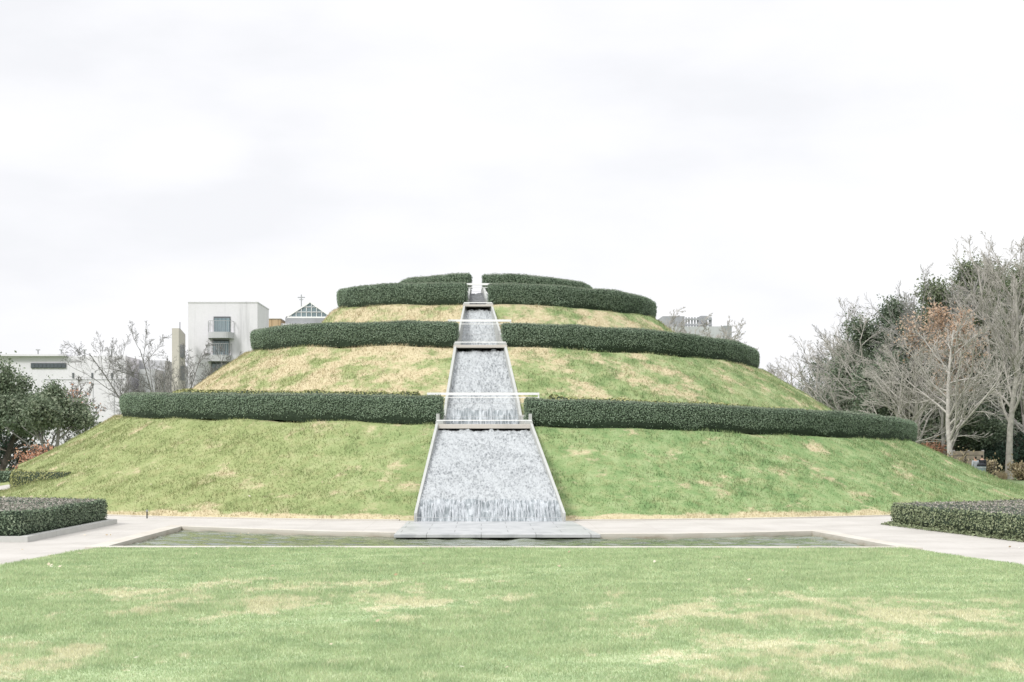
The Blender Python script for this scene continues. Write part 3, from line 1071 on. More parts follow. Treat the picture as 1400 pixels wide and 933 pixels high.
def ground_cover(name, poly, inset0, inset1, z, n, label, seed, mat):
    """a fringe of low leaves along the edge of a bed"""
    rng = np.random.default_rng(seed)
    a, b = np.array(offset_poly(poly, -inset0)), np.array(offset_poly(poly, -inset1))
    m = len(a)
    L = np.linalg.norm(np.roll(a, -1, 0) - a, axis=1)
    k = rng.choice(m, n, p=L / L.sum())
    u, v = rng.random((2, n, 1)); k2 = (k + 1) % m
    p = (a[k] * (1 - u) + a[k2] * u) * (1 - v) + (b[k] * (1 - u) + b[k2] * u) * v
    zz = z + .14 * v * rng.random((n, 1))
    p3 = np.concatenate([p, zz], 1)
    V, f = leaf_quads(p3, np.tile([0, 0, 1.0], (n, 1)), .07, rng, .8)
    mb = MB(); mb.add(V, f)
    return tag(mb.build(name, M[mat]), label, "ground cover", kind="stuff")


ground_cover("ground_cover", LI, .2, .4, .1, 14000, "dark creeping ground cover along the foot of the left square hedge", 55, "cover")
ground_cover("ground_cover", RI, -.1, .22, .02, 13000, "low creeping ground cover along the foot of the right rounded hedge", 56, "hedge_island")

# ------------------------------------------------------------------ waterfall: four chutes, three bridges with rails, spill slab
def P(s, l, z): return (axis_x(s) + l, CY - s, z)


def chute(label, bed, top_lift, wall_t, mats, drop_from, seed, strands, slim=0.0, wall_to=99):
    """bed: list of (s, z) from top to bottom"""
    root = empty("waterfall", P(bed[-1][0], 0, bed[-1][1]), label, "waterfall")
    S = np.array([b[0] for b in bed]); Zb = np.array([b[1] for b in bed])
    L = np.concatenate([[0], np.cumsum(np.hypot(np.diff(S), np.diff(Zb)))])
    m = max(12, int(L[-1] / .045))
    u = np.linspace(0, L[-1], m)
    ss, zz = np.interp(u, L, S), np.interp(u, L, Zb)
    nw = max(14, int(half_w(ss.max()) * 2 / .05))
    hw = half_w(ss) - wall_t - slim
    ls = np.linspace(-1, 1, nw)
    X = axis_x(ss)[:, None] + ls[None] * hw[:, None]
    Y = np.repeat((CY - ss)[:, None], nw, 1)
    Z = np.repeat(zz[:, None], nw, 1)
    p = np.stack([X, Y, Z], -1).reshape(-1, 3)
    r = np.random.default_rng(seed)
    # rough stone courses under the water
    bumps = noise_np(p * np.array([1, 1.6, 1]), 2.6, seed, 3) * .05 + r.normal(size=len(p)) * .012
    p[:, 2] += bumps; p[:, 1] -= np.abs(bumps) * .4
    i = np.arange(m - 1)[:, None] * nw; j = np.arange(nw - 1)[None]
    f = np.stack([i + j, i + nw + j, i + nw + j + 1, i + j + 1], -1).reshape(-1, 4)
    mid = u[:-1].repeat(nw - 1)
    mi = (mid > drop_from).astype(int)
    mb = MB()
    mb.add(p, f)
    mb.m[-1] = mi.astype(np.int32)
    o = mb.build("water_sheet", mats, root, smooth=True)
    uv = o.data.uv_layers.new(name="UVMap")
    UV = np.stack([X.reshape(-1), np.repeat(u, nw)], -1)
    li = np.empty(len(o.data.loops), dtype=np.int32); o.data.loops.foreach_get("vertex_index", li)
    uv.data.foreach_set("uv", UV[li].astype(np.float32).reshape(-1))
    # side walls
    for sg in (-1, 1):
        mb = MB()
        v = []
        wt = np.interp(ss, [ss.min(), ss.max()], [top_lift[0], top_lift[1]])
        w0, w1 = half_w(ss) - wall_t, half_w(ss)
        base = zz - .55
        zl = np.interp(ss, [ss.min(), min(ss.max(), wall_to)], [zz[np.argmin(ss)], max(zz[np.argmin(np.abs(ss - wall_to))], .25 if ss.max() > 20 else -9)])
        for ww, zt in ((w0, base), (w0, np.maximum(zl, zz) + wt), (w1, np.maximum(zl, zz) + wt), (w1, base)):
            v.append(np.stack([axis_x(ss) + sg * ww, CY - ss, zt], -1))
        v = np.concatenate(v)
        k = np.arange(m - 1)
        ff = np.concatenate([np.stack([a_ * m + k, a_ * m + k + 1, b_ * m + k + 1, b_ * m + k], -1) for a_, b_ in ((0, 1), (1, 2), (2, 3))])
        ends = np.array([[0, m, 2 * m, 3 * m], [m - 1, 4 * m - 1, 3 * m - 1, 2 * m - 1]])
        mb.add(v, np.concatenate([ff, ends]))
        mb.build("side_wall", M["wall"], root)
    if strands:
        # thin ropes of white water hanging in front of the drop
        mb = MB()
        n = strands
        d0 = np.interp(drop_from, L, S); z0 = np.interp(drop_from, L, Zb)
        l = r.uniform(-1, 1, n) * (half_w(d0) - wall_t - .08)
        uu = np.linspace(0, 1, 6)
        Pn = np.empty((n, 6, 3))
        start = r.uniform(-.12, .35, n)
        ln = r.uniform(.45, 1.0, n)
        for q, tq in enumerate(uu):
            dd = drop_from + (L[-1] - drop_from) * np.clip(start + tq * ln, -.1, 1)
            Pn[:, q, 0] = axis_x(d0) + l + r.normal(size=n) * .012
            Pn[:, q, 1] = CY - np.interp(dd, L, S) - .05
            Pn[:, q, 2] = np.interp(dd, L, Zb) + .05
        R = np.repeat(r.uniform(.003, .009, (n, 1)), 6, 1) * np.array([.5, 1, 1, .9, .8, .4])[None]
        v, f = tube_arrays(Pn, R, 4)
        mb.add(v, f)
        o = mb.build("water_strands", M["strand"], root)
        o["kind"] = "stuff"
    return root


def mat_strand():
    m, nt, out = new_mat("white_water")
    n = noise(nt, pos_node(nt), 8, 3)
    col = ramp(nt, n, [(0.3, (0.4, 0.43, 0.45)), (0.7, (0.58, 0.6, 0.62))])
    principled(nt, out, col, 0.3, None, spec=0.5)
    return m


M["strand"] = mat_strand()
chute("wide lowest chute of white tumbling water above the spill slab", [(16.3, 2.62), (21.9, .62), (22.35, .4), (22.9, -.02)], (.24, .04), .075,
      [M["fall"], M["fall_drop"]], 5.95, 61, 120)
chute("second chute of white tumbling water, between the lowest and middle bridges", [(10.55, 5.46), (13.6, 3.35), (14.15, 2.82), (16.2, 2.58)], (.26, .34), .085,
      [M["fall"], M["fall_drop"]], 3.72, 62, 50, wall_to=14.2)
chute("third chute of speckled water, between the middle and upper bridges", [(6.72, 7.2), (8.6, 5.75), (10.4, 5.38)], (.22, .28), .07,
      [M["fall"], M["fall_drop"]], 2.3, 63, 0)
chute("narrow topmost chute with dark wet stone", [(3.4, 8.06), (4.3, 8.04), (5.5, 7.36), (6.6, 7.1)], (.2, .26), .08,
      [M["fall_dark"], M["fall_dark"]], 9, 64, 0)


def bridge(label_b, label_r, s_front, s_back, z_top, over, rail_s, rail_z, rail_hw, lip, th=.14):
    hw = float(half_w(s_front)) + over
    b = empty("footbridge", P(s_front, 0, z_top), label_b, "footbridge")
    mb = MB()
    hb = float(half_w(s_back)) + over
    c = [P(s_front, -hw, z_top - th), P(s_front, hw, z_top - th), P(s_back, hb, z_top - th), P(s_back, -hb, z_top - th)]
    mb.hexa(c + [(x, y, z_top) for x, y, z in c])
    mb.build("deck", M["tan_stone"], b, bevel=.012)
    for sg in (-1, 1):
        mb = MB()
        q = [P(s_front - .04, sg * (hw - .26), z_top + .002), P(s_front - .04, sg * (hw - .02), z_top + .002), P(s_front - .3, sg * (hw - .02), z_top + .002), P(s_front - .3, sg * (hw - .26), z_top + .002)]
        if sg < 0: q = [q[1], q[0], q[3], q[2]]
        mb.hexa(q + [(x, y, z_top + lip - .02) for x, y, z in q])
        mb.build("end_block", M["wall"], b, bevel=.01)
    mb = MB(); mb.bar(P(s_front - .06, -hw + .05, z_top + lip), P(s_front - .06, hw - .05, z_top + lip), .035, .03)
    mb.build("kerb_rail", M["white_metal"], b)
    g = empty("guardrail", P(rail_s, 0, z_top), label_r, "railing")
    mb = MB(); mb.bar(P(rail_s, -rail_hw, rail_z), P(rail_s, rail_hw, rail_z), .075, .075)
    mb.build("top_rail", M["white_metal"], g)
    mb = MB(); mb.bar(P(rail_s, -rail_hw + .03, rail_z - .12), P(rail_s, rail_hw - .03, rail_z - .12), .02, .022)
    mb.build("lower_rail", M["white_metal"], g)
    for sg in (-1, 1):
        mb = MB(); mb.bar(P(rail_s, sg * (rail_hw - .022), z_top - .05), P(rail_s, sg * (rail_hw - .022), rail_z - .028), .045)
        mb.build("post", M["white_metal"], g)
    for q in range(1, 4):
        zc = z_top + .05 + (rail_z - .15 - z_top) * q / 4
        mb = MB(); mb.tube([P(rail_s, -rail_hw + .04, zc), P(rail_s, rail_hw - .04, zc)], .004, 5)
        mb.build("cable", M["steel"], g)
    return b


bridge("lowest concrete footbridge across the waterfall, the widest of the three", "longest white guardrail, on the lowest bridge over the waterfall", 16.38, 13.95, 2.82, .02, 14.95, 3.82, 1.82, .12)
bridge("middle concrete footbridge across the waterfall", "white guardrail on the middle bridge over the waterfall", 10.72, 8.3, 5.66, .02, 9.5, 6.6, 1.13, .1, .1)
bridge("upper concrete footbridge across the waterfall, the narrowest", "shortest white guardrail, on the upper bridge near the mound top", 6.9, 5.1, 7.4, .02, 5.7, 8.27, .78, .07, .075)
# glass side screens by the topmost chute
for sg, lab in ((-1, "small white edged glass screen left of the topmost chute"), (1, "small white edged glass screen right of the topmost chute")):
    g = empty("glass_screen", P(5.4, sg * .42, 7.6), lab, "glass screen")
    mb = MB()
    mb.bar(P(5.6, sg * .42, 7.5), P(5.6, sg * .42, 7.86), .03); mb.bar(P(5.6, sg * .42, 7.86), P(4.2, sg * .34, 8.16), .03)
    mb.build("edge_rail", M["white_metal"], g)
    mb = MB()
    v = [P(5.58, sg * .42, 7.5), P(4.22, sg * .34, 7.85), P(4.22, sg * .34, 8.14), P(5.58, sg * .42, 7.84)]
    mb.hexa([v[0], v[1], (v[1][0] + .012, v[1][1], v[1][2]), (v[0][0] + .012, v[0][1], v[0][2]), v[3], v[2], (v[2][0] + .012, v[2][1], v[2][2]), (v[3][0] + .012, v[3][1], v[3][2])])
    mb.build("pane", M["glass"], g)

# spill slab at the foot of the falls, cantilevered over the pond
root = empty("spill_slab", P(25.5, .0, 0), "wide pale stone slab below the falls, jutting over the pond", "stone slab")
mb = MB()
c = [P(29.3, -2.45, -.03), P(29.3, 2.45, -.03), P(22.75, 2.28, -.03), P(22.75, -2.28, -.03)]
mb.hexa(c + [(x, y, .055) for x, y, z in c])
mb.build("slab_top", M["slab"], root, bevel=.012)
for k in range(6):
    l = -2.1 + k * .84
    mb = MB(); mb.hexa([P(29.0, l, -.3), P(29.0, l + .25, -.3), P(28.6, l + .25, -.3), P(28.6, l, -.3), P(29.0, l, -.053), P(29.0, l + .25, -.053), P(28.6, l + .25, -.053), P(28.6, l, -.053)])
    mb.build("support", M["coping"], root)
g = empty("low_rail", P(23.0, 0, .06), "thin low rail across the foot of the falls", "railing")
mb = MB(); mb.tube([P(23.0, -2.05, .17), P(23.0, 2.05, .17)], .006, 6); mb.build("wire", M["steel"], g)
for l in (-2.05, 2.05):
    mb = MB(); mb.tube([P(23.0, l, .055), P(23.0, l, .19)], .014, 6); mb.build("post", M["steel"], g)
# stone seat kerb strip at the mound foot
mb = MB()
aa = np.linspace(-.19, .185, 160)
aa = aa[(np.abs(-np.sin(aa * 2 * PI) * np.interp(aa, FA, FR) - .2) > 2.35)]
for grp in (aa[aa < 0], aa[aa > 0]):
    inner = [(CX - (np.interp(a_, FA, FR) - .02) * math.sin(a_ * 2 * PI), CY - (np.interp(a_, FA, FR) - .02) * math.cos(a_ * 2 * PI)) for a_ in grp]
    outr = [(CX - (np.interp(a_, FA, FR) + .14) * math.sin(a_ * 2 * PI), CY - (np.interp(a_, FA, FR) + .14) * math.cos(a_ * 2 * PI)) for a_ in grp]
    n = len(grp)
    v = [(x, y, z) for pts, z in ((inner, -.05), (inner, .035), (outr, .035), (outr, -.05)) for x, y in pts]
    k = np.arange(n - 1)
    mb.add(v, np.concatenate([np.stack([a_ * n + k, a_ * n + k + 1, b_ * n + k + 1, b_ * n + k], -1) for a_, b_ in ((0, 1), (1, 2), (2, 3))]))
tag(mb.build("kerb", M["coping"]), "thin stone edging between the grass mound and the plaza", "kerb", kind="structure")

# ------------------------------------------------------------------ trees
def grow(seed, H, r0, levels, spread, lean=(0, 0), base_u=.2, up=.25, wander=.12, profile_fn=None, fork=None, fork_sp=.45):
    """level-wise branching skeleton; returns [(P, R, sides)], tips"""
    rng = np.random.default_rng(seed)
    out = []
    start = np.zeros((1, 3)); dirn = np.array([[lean[0], lean[1], 1.0]]); length = np.array([H * .95]); rad = np.array([r0])
    if fork:
        k = fork
        start = np.zeros((k, 3)); an = rng.random() * 6 + np.arange(k) * 2 * PI / k
        dirn = np.stack([np.cos(an) * fork_sp + lean[0], np.sin(an) * fork_sp + lean[1], np.ones(k)], 1)
        length = H * rng.uniform(.75, 1, k); rad = np.full(k, r0)
    tips = None
    for lv in range(len(levels) + 1):
        S = 9 if lv == 0 else (6 if lv == 1 else (4 if lv < 4 else 3))
        n = len(start)
        Pn = np.empty((n, S, 3)); Pn[:, 0] = start
        d = dirn / np.linalg.norm(dirn, axis=1, keepdims=True)
        for s in range(1, S):
            d = d + rng.normal(size=(n, 3)) * (wander if lv else wander * .45) + np.array([0, 0, up * (.1 if lv == 0 else .3 if lv == 1 else .12)])
            d /= np.linalg.norm(d, axis=1, keepdims=True)
            Pn[:, s] = Pn[:, s - 1] + d * (length / (S - 1))[:, None]
        tp = np.linspace(1, .25 if lv == 0 else .35, S)[None]
        R = rad[:, None] * tp
        if lv == 0: R[:, 0] *= 1.35
        out.append((Pn, R, 8 if lv == 0 else (5 if lv == 1 else 3)))
        tips = Pn
        if lv == len(levels): break
        kids, ratio, ang, u0 = levels[lv]
        K = n * kids
        par = np.repeat(np.arange(n), kids)
        u = np.tile((np.arange(kids) + .5) / kids, n) + rng.uniform(-.4, .4, K) / kids
        u = np.clip(u0 + (1 - u0) * u, 0, .995)
        fi = u * (S - 1); i0 = np.minimum(fi.astype(int), S - 2); fr = (fi - i0)[:, None]
        start = Pn[par, i0] * (1 - fr) + Pn[par, i0 + 1] * fr
        pd = Pn[par, i0 + 1] - Pn[par, i0]; pd /= np.linalg.norm(pd, axis=1, keepdims=True)
        rv = rng.normal(size=(K, 3)); sd_ = np.cross(pd, rv); sd_ /= np.linalg.norm(sd_, axis=1, keepdims=True)
        th = np.radians(rng.normal(ang, 9, K))[:, None]
        dirn = pd * np.cos(th) + sd_ * np.sin(th)
        shape = profile_fn(u) if (profile_fn and lv == 0) else (1 - .55 * u)
        nl = length[par] * ratio * shape * rng.uniform(.75, 1.2, K) * (spread if lv == 0 else 1)
        rad = np.minimum((rad[par] * (1 - .65 * u)) * (.52 if lv == 0 else .55), rad[par] * .6)
        rad = np.maximum(rad, .006)
        length = nl
    return out, tips


def tree(name, loc, label, seed, H, r0, levels, bark, leaf=None, n_leaf=0, leaf_size=.15, sigma=.25, spread=1, twig=.012, group=None, leaf_range=(0, 99), leaf_part="foliage", **kw):
    """leaf_range limits the leaves to heights in metres; the trunk and limbs are one part, the twigs another"""
    root = empty(name, loc, label, "tree" if "shrub" not in name else "shrub", group)
    sk, tips = grow(seed, H, r0, levels, spread, **kw)
    L = np.array(loc)
    mb = MB()
    for Pn, R, sides in sk[:2]:
        v, f = tube_arrays(Pn + L, R, sides); mb.add(v, f)
    mb.build("trunk", M[bark], root, smooth=True)
    mb = MB()
    for lv, (Pn, R, sides) in enumerate(sk[2:]):
        if name == "live_oak":
            k = Pn[:, :, 2].mean(1) > leaf_range[0] - .1
            Pn, R = Pn[k], R[k]
        v, f = tube_arrays(Pn + L, np.maximum(R, twig), sides); mb.add(v, f)
    if leaf is None:
        if len(sk) > 2: mb.build("crown", M[bark], root)
    else:
        rng = np.random.default_rng(seed + 900)
        allp = np.concatenate([Pn.reshape(-1, 3) for Pn, R, s in sk[-2:]])
        ok = (allp[:, 2] > leaf_range[0]) & (allp[:, 2] < leaf_range[1])
        allp = allp[ok]
        p = allp[rng.integers(0, len(allp), n_leaf)] + rng.normal(size=(n_leaf, 3)) * sigma
        p[:, 2] = np.maximum(p[:, 2], .05)
        nn = rng.normal(size=(n_leaf, 3)) + np.array([0, 0, .8])
        v, f = leaf_quads(p + L, nn / np.linalg.norm(nn, axis=1, keepdims=True), leaf_size, rng, .5, .6)
        mb.add(v, f, 1)
        mb.build("crown", [M[bark], M[leaf]], root)
    return root


def top_h(py, d): return EYE + (HY - py) / F_PX * d
def gx(px, d): return ((px - VX) / F_PX * d, d, 0.0)


BARE = [(20, .58, 52, .16), (8, .46, 38, .14), (6, .5, 36, .12), (4, .55, 34, .15)]
BARE_M = [(17, .58, 50, .16), (7, .48, 38, .14), (6, .5, 36, .12), (3, .55, 34, .15)]
BARE_F = [(16, .6, 50, .16), (9, .5, 38, .14), (9, .55, 34, .12)]
BARE_L = [(9, .6, 48, .2), (6, .5, 38, .15), (5, .5, 34, .15), (3, .55, 30, .15)]
BARE_S = [(14, .58, 50, .18), (8, .48, 40, .14), (7, .5, 38, .12), (5, .55, 34, .15)]
oval = lambda u: np.sin(PI * np.clip(u * .92 + .08, 0, 1)) ** .7 * .9 + .12
vase = lambda u: np.clip(1.1 - .75 * u, .15, 1)
dome = lambda u: np.clip(1.25 - .8 * u, .2, 1.2)

# the bare trees on the right
tree("bare_tree", gx(1380, 103), "tallest pale bare tree near the right edge, its trunk rising by the shrubs", 101, top_h(352, 103) * .95, .23, [(18, .6, 34, .24), (9, .44, 34, .14), (7, .48, 32, .12), (4, .55, 30, .15)], "bark_pale", spread=.95, up=.42, profile_fn=vase, twig=.0095)
tree("bare_tree", gx(1299, 97), "pale bare tree with a straight trunk in front of the orange leaved tree", 102, top_h(432, 97), .19, BARE, "bark_pale", spread=1.15, up=.2, profile_fn=vase, twig=.0095)
tree("autumn_tree", gx(1288, 108), "tree still holding withered orange leaves behind a pale bare tree", 103, top_h(428, 108), .17, BARE_S, "bark_grey", "orange_leaf", 5000, .17, .3, spread=.75, up=.3, leaf_range=(5.6, 11.4), leaf_part="orange_leaves", profile_fn=oval)
BT = [(1062, 150, 508, "small distant bare tree at the left end of the wood beside the mound"),
      (1090, 146, 502, "grey bare tree second from the left end of the wood"),
      (1120, 140, 482, "grey bare tree rising just right of the low left end of the wood"),
      (1150, 132, 452, "spreading grey bare tree where the wood starts to climb"),
      (1178, 124, 432, "bare tree above the right end of the lowest hedge, reaching over dark evergreens"),
      (1206, 118, 440, "slim bare tree between two dark evergreens above the lowest hedge"),
      (1232, 114, 405, "wide bare tree left of the orange leaved tree"),
      (1256, 104, 470, "low bare tree with sprawling branches above the end of the lowest hedge"),
      (1222, 101, 500, "small twiggy bare tree peeping over the end of the lowest hedge"),
      (1320, 118, 372, "tall bare tree behind the orange leaved tree, right of its crown"),
      (1352, 114, 348, "tall bare tree just left of the tallest pale tree"),
      (1405, 112, 352, "bare tree cut by the right edge of the photo"),
      (1432, 106, 380, "bare tree whose branches reach in from beyond the right edge"),
      (1345, 121, 520, "low dense bare tree behind the two people")]
for q, (px, d, ty, lab) in enumerate(BT):
    H = top_h(ty, d)
    tree("bare_tree", gx(px, d), lab, 120 + q, H, .09 + H * .008, BARE_F if (110 < d < 130 or d < 105) and ty > 400 else BARE_M if H > 7 else BARE_S, "bark_pale" if q % 3 else "bark_grey", spread=1.25 if H < 10 else 1.0, up=.3 if ty < 400 else .16, profile_fn=vase, twig=.0095, base_u=.15)
EV = [(1140, 150, 492, 9000, "ever_leaf", "low dark evergreen behind the left end of the wood"),
      (1180, 130, 462, 12000, "ever_leaf", "dark evergreen behind the bare trees, second from the left"),
      (1222, 122, 432, 15000, "ever_leaf", "dark evergreen below the skyline left of the orange leaved tree"),
      (1268, 121, 396, 18000, "olive_leaf", "tall olive green evergreen behind the orange leaved tree"),
      (1318, 124, 372, 19000, "olive_leaf", "tallest olive green evergreen at the top of the wood"),
      (1372, 138, 370, 19000, "ever_leaf", "tall evergreen behind the tallest pale bare tree"),
      (1425, 134, 368, 17000, "olive_leaf", "tall evergreen rising beyond the right edge"),
      (1300, 111, 515, 11000, "ever_leaf", "low evergreen mass behind the straight pale bare tree"),
      (1240, 112, 500, 11000, "ever_leaf", "low evergreen mass above the end of the lowest hedge"),
      (1362, 116, 500, 11000, "ever_leaf", "low evergreen mass behind the two people and the bin"),
      (1412, 118, 490, 11000, "olive_leaf", "low olive evergreen mass at the right edge")]
EVL = [(13, .48, 60, .12), (8, .45, 42, .15), (5, .5, 36, .2)]
for q, (px, d, ty, nl, lf, lab) in enumerate(EV):
    H = top_h(ty, d)
    tree("evergreen_tree", gx(px, d), lab, 160 + q, H * .95, .16 + H * .01, EVL, "bark_dark", lf, int(nl * 3.6), .175, .45, spread=.95 if H > 10 else 1.2, up=.18, profile_fn=dome)

# behind the mound, in front of the far building
for q, (px, d, ty, lab) in enumerate([(912, 205, 436, "distant bare treetop just right of the third hedge"), (942, 210, 438, "distant bare treetop in front of the grey roof structures"),
                                      (970, 205, 446, "distant bare treetop before the far pale building"), (992, 208, 456, "distant bare treetop by the far grey panel")]):
    tree("bare_tree", gx(px, d), lab, 200 + q, top_h(ty, d), .2, BARE, "bark_pale", spread=.8, up=.3, profile_fn=vase, twig=.016)

# left side: live oak, bare trees, small autumn tree, shrubs
OAK = [(12, .62, 62, .22), (9, .45, 46, .15), (6, .5, 40, .15)]
tree("live_oak", gx(83, 86), "large evergreen oak with a forked trunk left of the mound", 220, 5.0, .17, OAK, "bark_grey", "oak_leaf", 30000, .15, .26, spread=.78, up=.12, lean=(-.38, .0), fork=2, profile_fn=lambda u: np.clip(1.15 - .35 * u, .3, 1.2), leaf_range=(3.3, 9))
tree("live_oak", gx(-6, 92), "dense evergreen oak at the left edge, behind the forked oak", 221, 5.0, .24, OAK, "bark_dark", "oak_leaf", 32000, .16, .28, spread=.8, up=.12, fork=3, profile_fn=lambda u: np.clip(1.15 - .35 * u, .3, 1.2), leaf_range=(3.0, 9))
tree("autumn_tree", gx(113, 96), "small thin tree with a few orange leaves by the pale museum wall", 222, top_h(532, 96), .07, BARE_S, "bark_grey", "red_leaf", 150, .16, .15, spread=.9, up=.25, leaf_range=(4.0, 5.6), leaf_part="orange_leaves", profile_fn=oval)
for q, (px, d, ty, ln, lab) in enumerate([(222, 112, 452, (-.06, 0), "grey bare tree leaning left over the end of the lowest left hedge"),
                                          (250, 108, 462, (.05, 0), "dark stemmed bare tree in front of the tan stair pillar"),
                                          (287, 118, 478, (.1, 0), "wispy bare tree before the white tower"),
                                          (178, 122, 524, (-.1, 0), "low bare tree with arching branches before the museum wall")]):
    tree("bare_tree", gx(px, d), lab, 230 + q, top_h(ty, d), .09, BARE_S, "bark_mid", spread=1.0, up=.28, lean=ln, profile_fn=vase, fork=2 if q < 2 else None, twig=.0055)

SH = [(8, 96, 588, 3200, "dark_leaf", 1.25, "dark round shrub at the left edge under the oaks"),
      (36, 80, 612, 500, "red_leaf", .4, "orange red shrub left of the mound foot, the smaller of two"),
      (50, 81, 605, 700, "red_leaf", .4, "orange red shrub against the grass slope, the taller of two"),
      (70, 96, 603, 1500, "dark_leaf", .9, "dark green shrub behind the taller orange shrub"),
      (1362, 108, 612, 5200, "dark_leaf", 1.3, "big dark shrub left of the tallest pale trunk"),
      (1402, 110, 605, 5200, "dark_leaf", 1.4, "big dark shrub right of the tallest pale trunk"),
      (1396, 99, 634, 1500, "tan_leaf", .8, "olive and straw coloured shrub at the right edge before the pale trunk"),
      (1311, 94, 612, 420, "tan_leaf", .55, "spiky straw coloured plant beside the straight pale trunk"),
      (1352, 97, 626, 380, "tan_leaf", .5, "dry brown plant just right of the bin"),
      (1270, 108, 606, 2600, "red_leaf", 1.0, "brownish red shrub low behind the mound slope")]
for q, (px, d, ty, nl, lf, sp, lab) in enumerate(SH):
    H = top_h(ty, d)
    tree("shrub", gx(px, d), lab, 260 + q, H * .9, .04, [(9, .7, 45, .05), (6, .5, 40, .1), (4, .5, 36, .2)], "bark_dark", lf, nl, .15, .16, spread=sp, up=.2, fork=4, fork_sp=.18 if lf == "red_leaf" and px < 100 else .45, profile_fn=lambda u: np.clip(1.1 - .5 * u, .3, 1.2))
# low brown perennials at the foot of the dark shrubs, and dry ornamental grass on the left
rng = np.random.default_rng(77)
for nm, x0, x1, d0, d1, h, n, mt, lab in (("ornamental_grass", -12, 45, 84, 88, .7, 5200, "tan_leaf", "pale dry ornamental grass strip beyond the dark hedge on the left"),
                                          ("ornamental_grass", 1345, 1376, 101, 104, .45, 1300, "tan_leaf", "short brown perennials under the dark shrub on the right")):
    px = rng.uniform(x0, x1, n); d = rng.uniform(d0, d1, n)
    p = np.stack([(px - VX) / F_PX * d, d, np.zeros(n)], 1)
    V, f = blades(p, h, .03, .35, rng)
    mb = MB(); mb.add(V, f)
    tag(mb.build(nm, M[mt]), lab, "ornamental grass", kind="stuff")
# dark hedge at the left edge, by the start of the spiral path
xl = (26 - VX) / F_PX * 75
block_hedge("box_hedge", [(xl - 7, 74.4), (xl, 74.4), (xl, 75.6), (xl - 7, 75.6)], .0, .92, "dark straight hedge at the left edge beside the path entrance", 57, "hedge", "hedge", 6000, 3000, .08, .12)
fill_sheet("path", [(xl - 9, 66), (-17.5, 66), (-19.6, 74.2), (xl - 9, 74.2)], [], .004, M["path"], "short concrete walk leading to the start of the spiral path", "path")

# ------------------------------------------------------------------ buildings on the left
def px_box(mb, x0, x1, y0, y1, d, depth, z0=None, mat=0):
    a, b = at(x0, y0, d), at(x1, y1, d)
    mb.box(a[0], b[0], d, d + depth, b[2] if z0 is None else z0, a[2], mat)


D = 150.0
root = empty("museum", gx(80, D), "long low pale concrete museum building left of the white tower", "building")
mb = MB(); px_box(mb, -160, 172, 487, 600, D, 22, 0); mb.build("wall", M["museum"], root)
mb = MB(); px_box(mb, -160, 90, 484.5, 487, D - .5, 22.5); mb.build("parapet", M["museum"], root)
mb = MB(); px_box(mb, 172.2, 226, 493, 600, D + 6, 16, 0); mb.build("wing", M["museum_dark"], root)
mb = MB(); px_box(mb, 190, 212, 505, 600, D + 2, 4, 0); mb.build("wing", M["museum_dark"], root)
f = mb = MB(); px_box(mb, 42, 90, 496.5, 503.5, D - .12, .1); f = mb.build("window", M["frame_grey"], root)
mb = MB()
for k in range(9): px_box(mb, 43 + k * 5.2, 47.4 + k * 5.2, 497.4, 502.6, D - .16, .03)
g = mb.build("pane", M["glass_dark"], f)
for px in (50, 82, 114, 151):
    mb = MB(); a = at(px, 479, D); mb.tube([(a[0], D + .5, at(px, 487, D)[2]), (a[0], D + .5, a[2])], .07, 8); mb.box(a[0] - .16, a[0] + .16, D + .34, D + .66, a[2], a[2] + .1)
    mb.build("roof_post", M["steel"], root)
for px in (100, 126, 153):
    mb = MB(); px_box(mb, px - 1.2, px + 1.2, 510, 517.5, D - .05, .04); mb.build("slit", M["frame_grey"], root)
mb = MB(); px_box(mb, 97.8, 100, 531, 546, D - .05, .04); mb.build("slit", M["frame_grey"], root)
mb = MB(); px_box(mb, 60, 172, 518.6, 519.5, D - .04, .03)
for px in (98, 127, 156): px_box(mb, px - .25, px + .25, 520, 600, D - .045, .03)
mb.build("panel_joint", M["museum_dark"], root)

D = 140.0
root = empty("tower", gx(305, D), "tall pale concrete tower with two balconies behind the mound", "building")
mb = MB(); px_box(mb, 257, 352, 414, 600, D, 7.5, 0); mb.build("wall", M["museum"], root)
mb = MB(); px_box(mb, 256.6, 352.4, 412.6, 414, D - .05, 7.6); mb.build("parapet", M["museum"], root)
for (wx0, wx1, wy0, wy1) in ((292, 315, 433, 455), (290.5, 313.5, 464.5, 486), (289, 312.5, 495.5, 540)):
    mb = MB(); px_box(mb, wx0, wx1, wy0, wy1, D - .06, .05); fr = mb.build("window", M["frame_grey"], root)
    mb = MB()
    k = 4; wd = (wx1 - wx0 - 1.6) / k
    for q in range(k): px_box(mb, wx0 + 1 + q * wd, wx0 + .4 + (q + 1) * wd, wy0 + 2.4, wy1 - .4, D - .1, .035)
    mb.build("pane", M["glass"], fr)
for (bx0, bx1, by0, by1) in ((285, 320, 455.2, 463.5), (284, 317, 486.2, 495)):
    mb = MB()
    a, b = at(bx0, by0, D), at(bx1, by1, D)
    xs = np.linspace(a[0], b[0], 14)
    out = D - .12 - 1.1 * np.sqrt(np.clip(1 - ((xs - (a[0] + b[0]) / 2) / ((b[0] - a[0]) / 2)) ** 4, 0, 1)) - .05
    poly = [(a[0], D - .002)] + list(zip(xs, out)) + [(b[0], D - .002)]
    mb.prism(poly, b[2], a[2])
    bal = mb.build("balcony", M["museum_dark"], root)
    mb = MB()
    for q in range(0, 14): mb.bar((xs[q], out[q] + .1, a[2]), (xs[q], out[q] + .1, a[2] + .95), .03)
    for q in range(13): mb.bar((xs[q], out[q] + .1, a[2] + .95), (xs[q + 1], out[q + 1] + .1, a[2] + .95), .04)
    mb.build("railing", M["steel"], bal)

